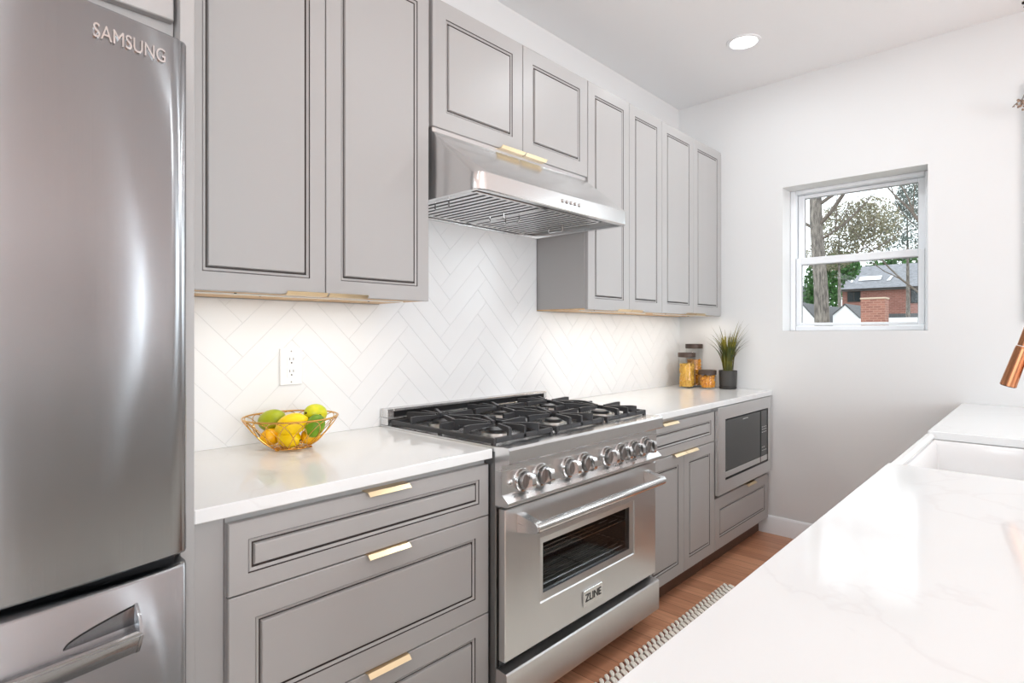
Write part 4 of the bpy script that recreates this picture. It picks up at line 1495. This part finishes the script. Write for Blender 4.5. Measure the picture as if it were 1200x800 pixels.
def leafy(lb, x, y, blobs, mm, size, sd, ztop, count):
    t = thing('leafy_tree', (x, y, ZG), lb, 'tree')
    MB().tube([(x, y, ZG), (x + .05, y, (ztop + ZG) / 2), (x, y, ztop)], [.2, .14, .04], 10).build('trunk', M['bark'], t)
    m_ = MB()
    rnd = random.Random(sd)
    for (c_, rad, k_) in blobs:
        leaves(m_, c_, rad, int(count * k_), size, rnd)
    m_.build('foliage', mm, t, fix=False, smooth=10)
# positions from sight lines through the window (x = 1.943 + k*y)
def at(k_, y, z): return (1.943 + k_ * y, y, z)
leafy('olive leaved tree in the middle of the window view', -8.6, 44, [((-8.0, 44, 8.6), (2.3, 1.5, 1.6), 1), ((-9.2, 44, 6.6), (1.8, 1.5, 1.1), .6), ((-6.6, 44, 8.4), (1.7, 1.5, 2.0), .8)], M['leaf_olive'], .10, 51, 8, 2300)
leafy('blue green conifer at the upper right of the window view', -5.6, 50, [((-5.6, 50, 8.8), (1.8, 1.4, 2.2), 1), ((-5.5, 50, 11.0), (.9, .9, 1.4), .5)], M['leaf_blue'], .10, 52, 10, 1900)
leafy('dense dark green shrub tree left of the brick house', -13.8, 60, [((-13.8, 60, 5.6), (1.7, 1.4, 3.2), 1), ((-12.4, 60, 7.4), (1.8, 1.3, 1.5), .7)], M['leaf_green'], .17, 53, 7, 3000)
leafy('green tree tops behind the grey roof ridge', -9, 80, [((-9.0, 80, 9.3), (5.5, 1.5, 1.7), 1)], M['leaf_green'], .32, 54, 9, 900)
leafy('pale green hedge tree at the far left of the window view', -17.2, 66, [((-17.2, 66, 4.4), (1.6, 1.4, 2.2), 1)], M['leaf_blue'], .25, 55, 5, 700)

# brick house
t = thing('brick_house', (-6, 72, ZG), 'red brick house with a grey pitched roof seen through the window', 'house')
MB().box(-14.05, 4, 68, 76, ZG, 5.9).build('wall', M['brick'], t)
m_ = MB()
xl, xr = -14.45, 4.4
m_.add([(xl, 67.6, 5.80), (xr, 67.6, 5.80), (xr, 72, 8.55), (xl, 72, 8.55), (xl, 76.4, 5.80), (xr, 76.4, 5.80), (xl, 67.6, 5.62), (xr, 67.6, 5.62), (xl, 76.4, 5.62), (xr, 76.4, 5.62)],
       [(0, 1, 2, 3), (3, 2, 5, 4), (0, 6, 7, 1), (6, 8, 9, 7), (0, 3, 4, 8, 6), (1, 7, 9, 5, 2)])
rf = m_.build('roof', M['slate'], t)
MB().box(-14.4, 4.3, 67.50, 67.60, 5.66, 5.84).build('gutter', M['winframe'], rf)
sk = MB()
sk.add([(-12.75, 69.0, 6.78), (-10.75, 69.0, 6.78), (-10.75, 69.75, 7.25), (-12.75, 69.75, 7.25)], [(0, 1, 2, 3)])
sk.add([(-13.25, 68.75, 6.63), (-13.45, 68.75, 6.63), (-13.45, 69.1, 6.84), (-13.25, 69.1, 6.84)], [(0, 1, 2, 3)])
sk.add([(-10.2, 68.75, 6.63), (-9.9, 68.75, 6.63), (-9.75, 69.6, 7.15), (-9.95, 69.6, 7.15)], [(0, 1, 2, 3)])
sk.build('skylight', M['siding'], rf, fix=False)
for (a, b_, c, d_) in ((-13.55, -12.35, 4.5, 5.6), (-8.05, -6.2, 4.2, 5.6)):
    wf = MB().box(a, b_, 67.93, 67.995, c, d_).build('window', M['winframe'], t)
    MB().box(a + .08, (a + b_) / 2 - .05, 67.90, 67.929, c + .08, d_ - .08).build('pane', M['winglass'], wf)
    MB().box((a + b_) / 2 + .05, b_ - .08, 67.90, 67.929, c + .08, d_ - .08).build('pane', M['winglass'], wf)
MB().box(-14.0, 4, 67.95, 67.999, ZG, 3.2).build('lower_wall', M['darkroof'], t)
# chimney in front
t = thing('brick_chimney', (-2.33, 22.3, ZG), 'square red brick chimney standing in front of the brick house', 'chimney')
MB().box(-2.68, -1.98, 22, 22.6, ZG, 2.40, .01).build('stack', M['brick2'], t)
MB().box(-2.70, -1.96, 21.98, 22.62, 2.40, 2.455, .012).build('crown', mat('pale mortar crown', srgb(196, 176, 156), .9), t)


def gable_house(lb, y0, y1, peak, le, re, wl_, wr_):
    t = thing('white_house', ((le[0] + re[0]) / 2, (y0 + y1) / 2, ZG), lb, 'house')
    MB().prism([(wl_, ZG), (wr_, ZG), re, peak, le], 'y', y0, y1).build('wall', M['siding'], t)
    m_ = MB()
    th = .07
    for (p, q) in ((peak, re), (peak, le)):
        m_.add([(p[0], y0 - .06, p[1]), (q[0], y0 - .06, q[1] - .02), (q[0], y1, q[1] - .02), (p[0], y1, p[1]),
                (p[0], y0 - .06, p[1] + th), (q[0], y0 - .06, q[1] + th - .02), (q[0], y1, q[1] + th - .02), (p[0], y1, p[1] + th)],
               [(0, 1, 2, 3), (7, 6, 5, 4), (0, 4, 5, 1), (1, 5, 6, 2), (2, 6, 7, 3), (3, 7, 4, 0)])
    m_.build('roof', M['darkroof'], t)
    return t
gable_house('white gabled house with a dark roof at the lower left of the window view', 30, 38, (-6.85, 2.68), (-8.1, 1.4), (-6.0, 1.65), -8.1, -6.0)
gable_house('small white gabled dormer house just left of the brick chimney', 31, 34.2, (-5.22, 2.62), (-5.75, 2.15), (-4.60, 1.98), -5.75, -4.60)
o = MB().box(-4.45, 2.0, 33, 40, ZG, 2.02).build('white_house', M['siding'], origin=(-1.2, 36, ZG))
tag(o, 'low flat white building behind the brick chimney', 'house')
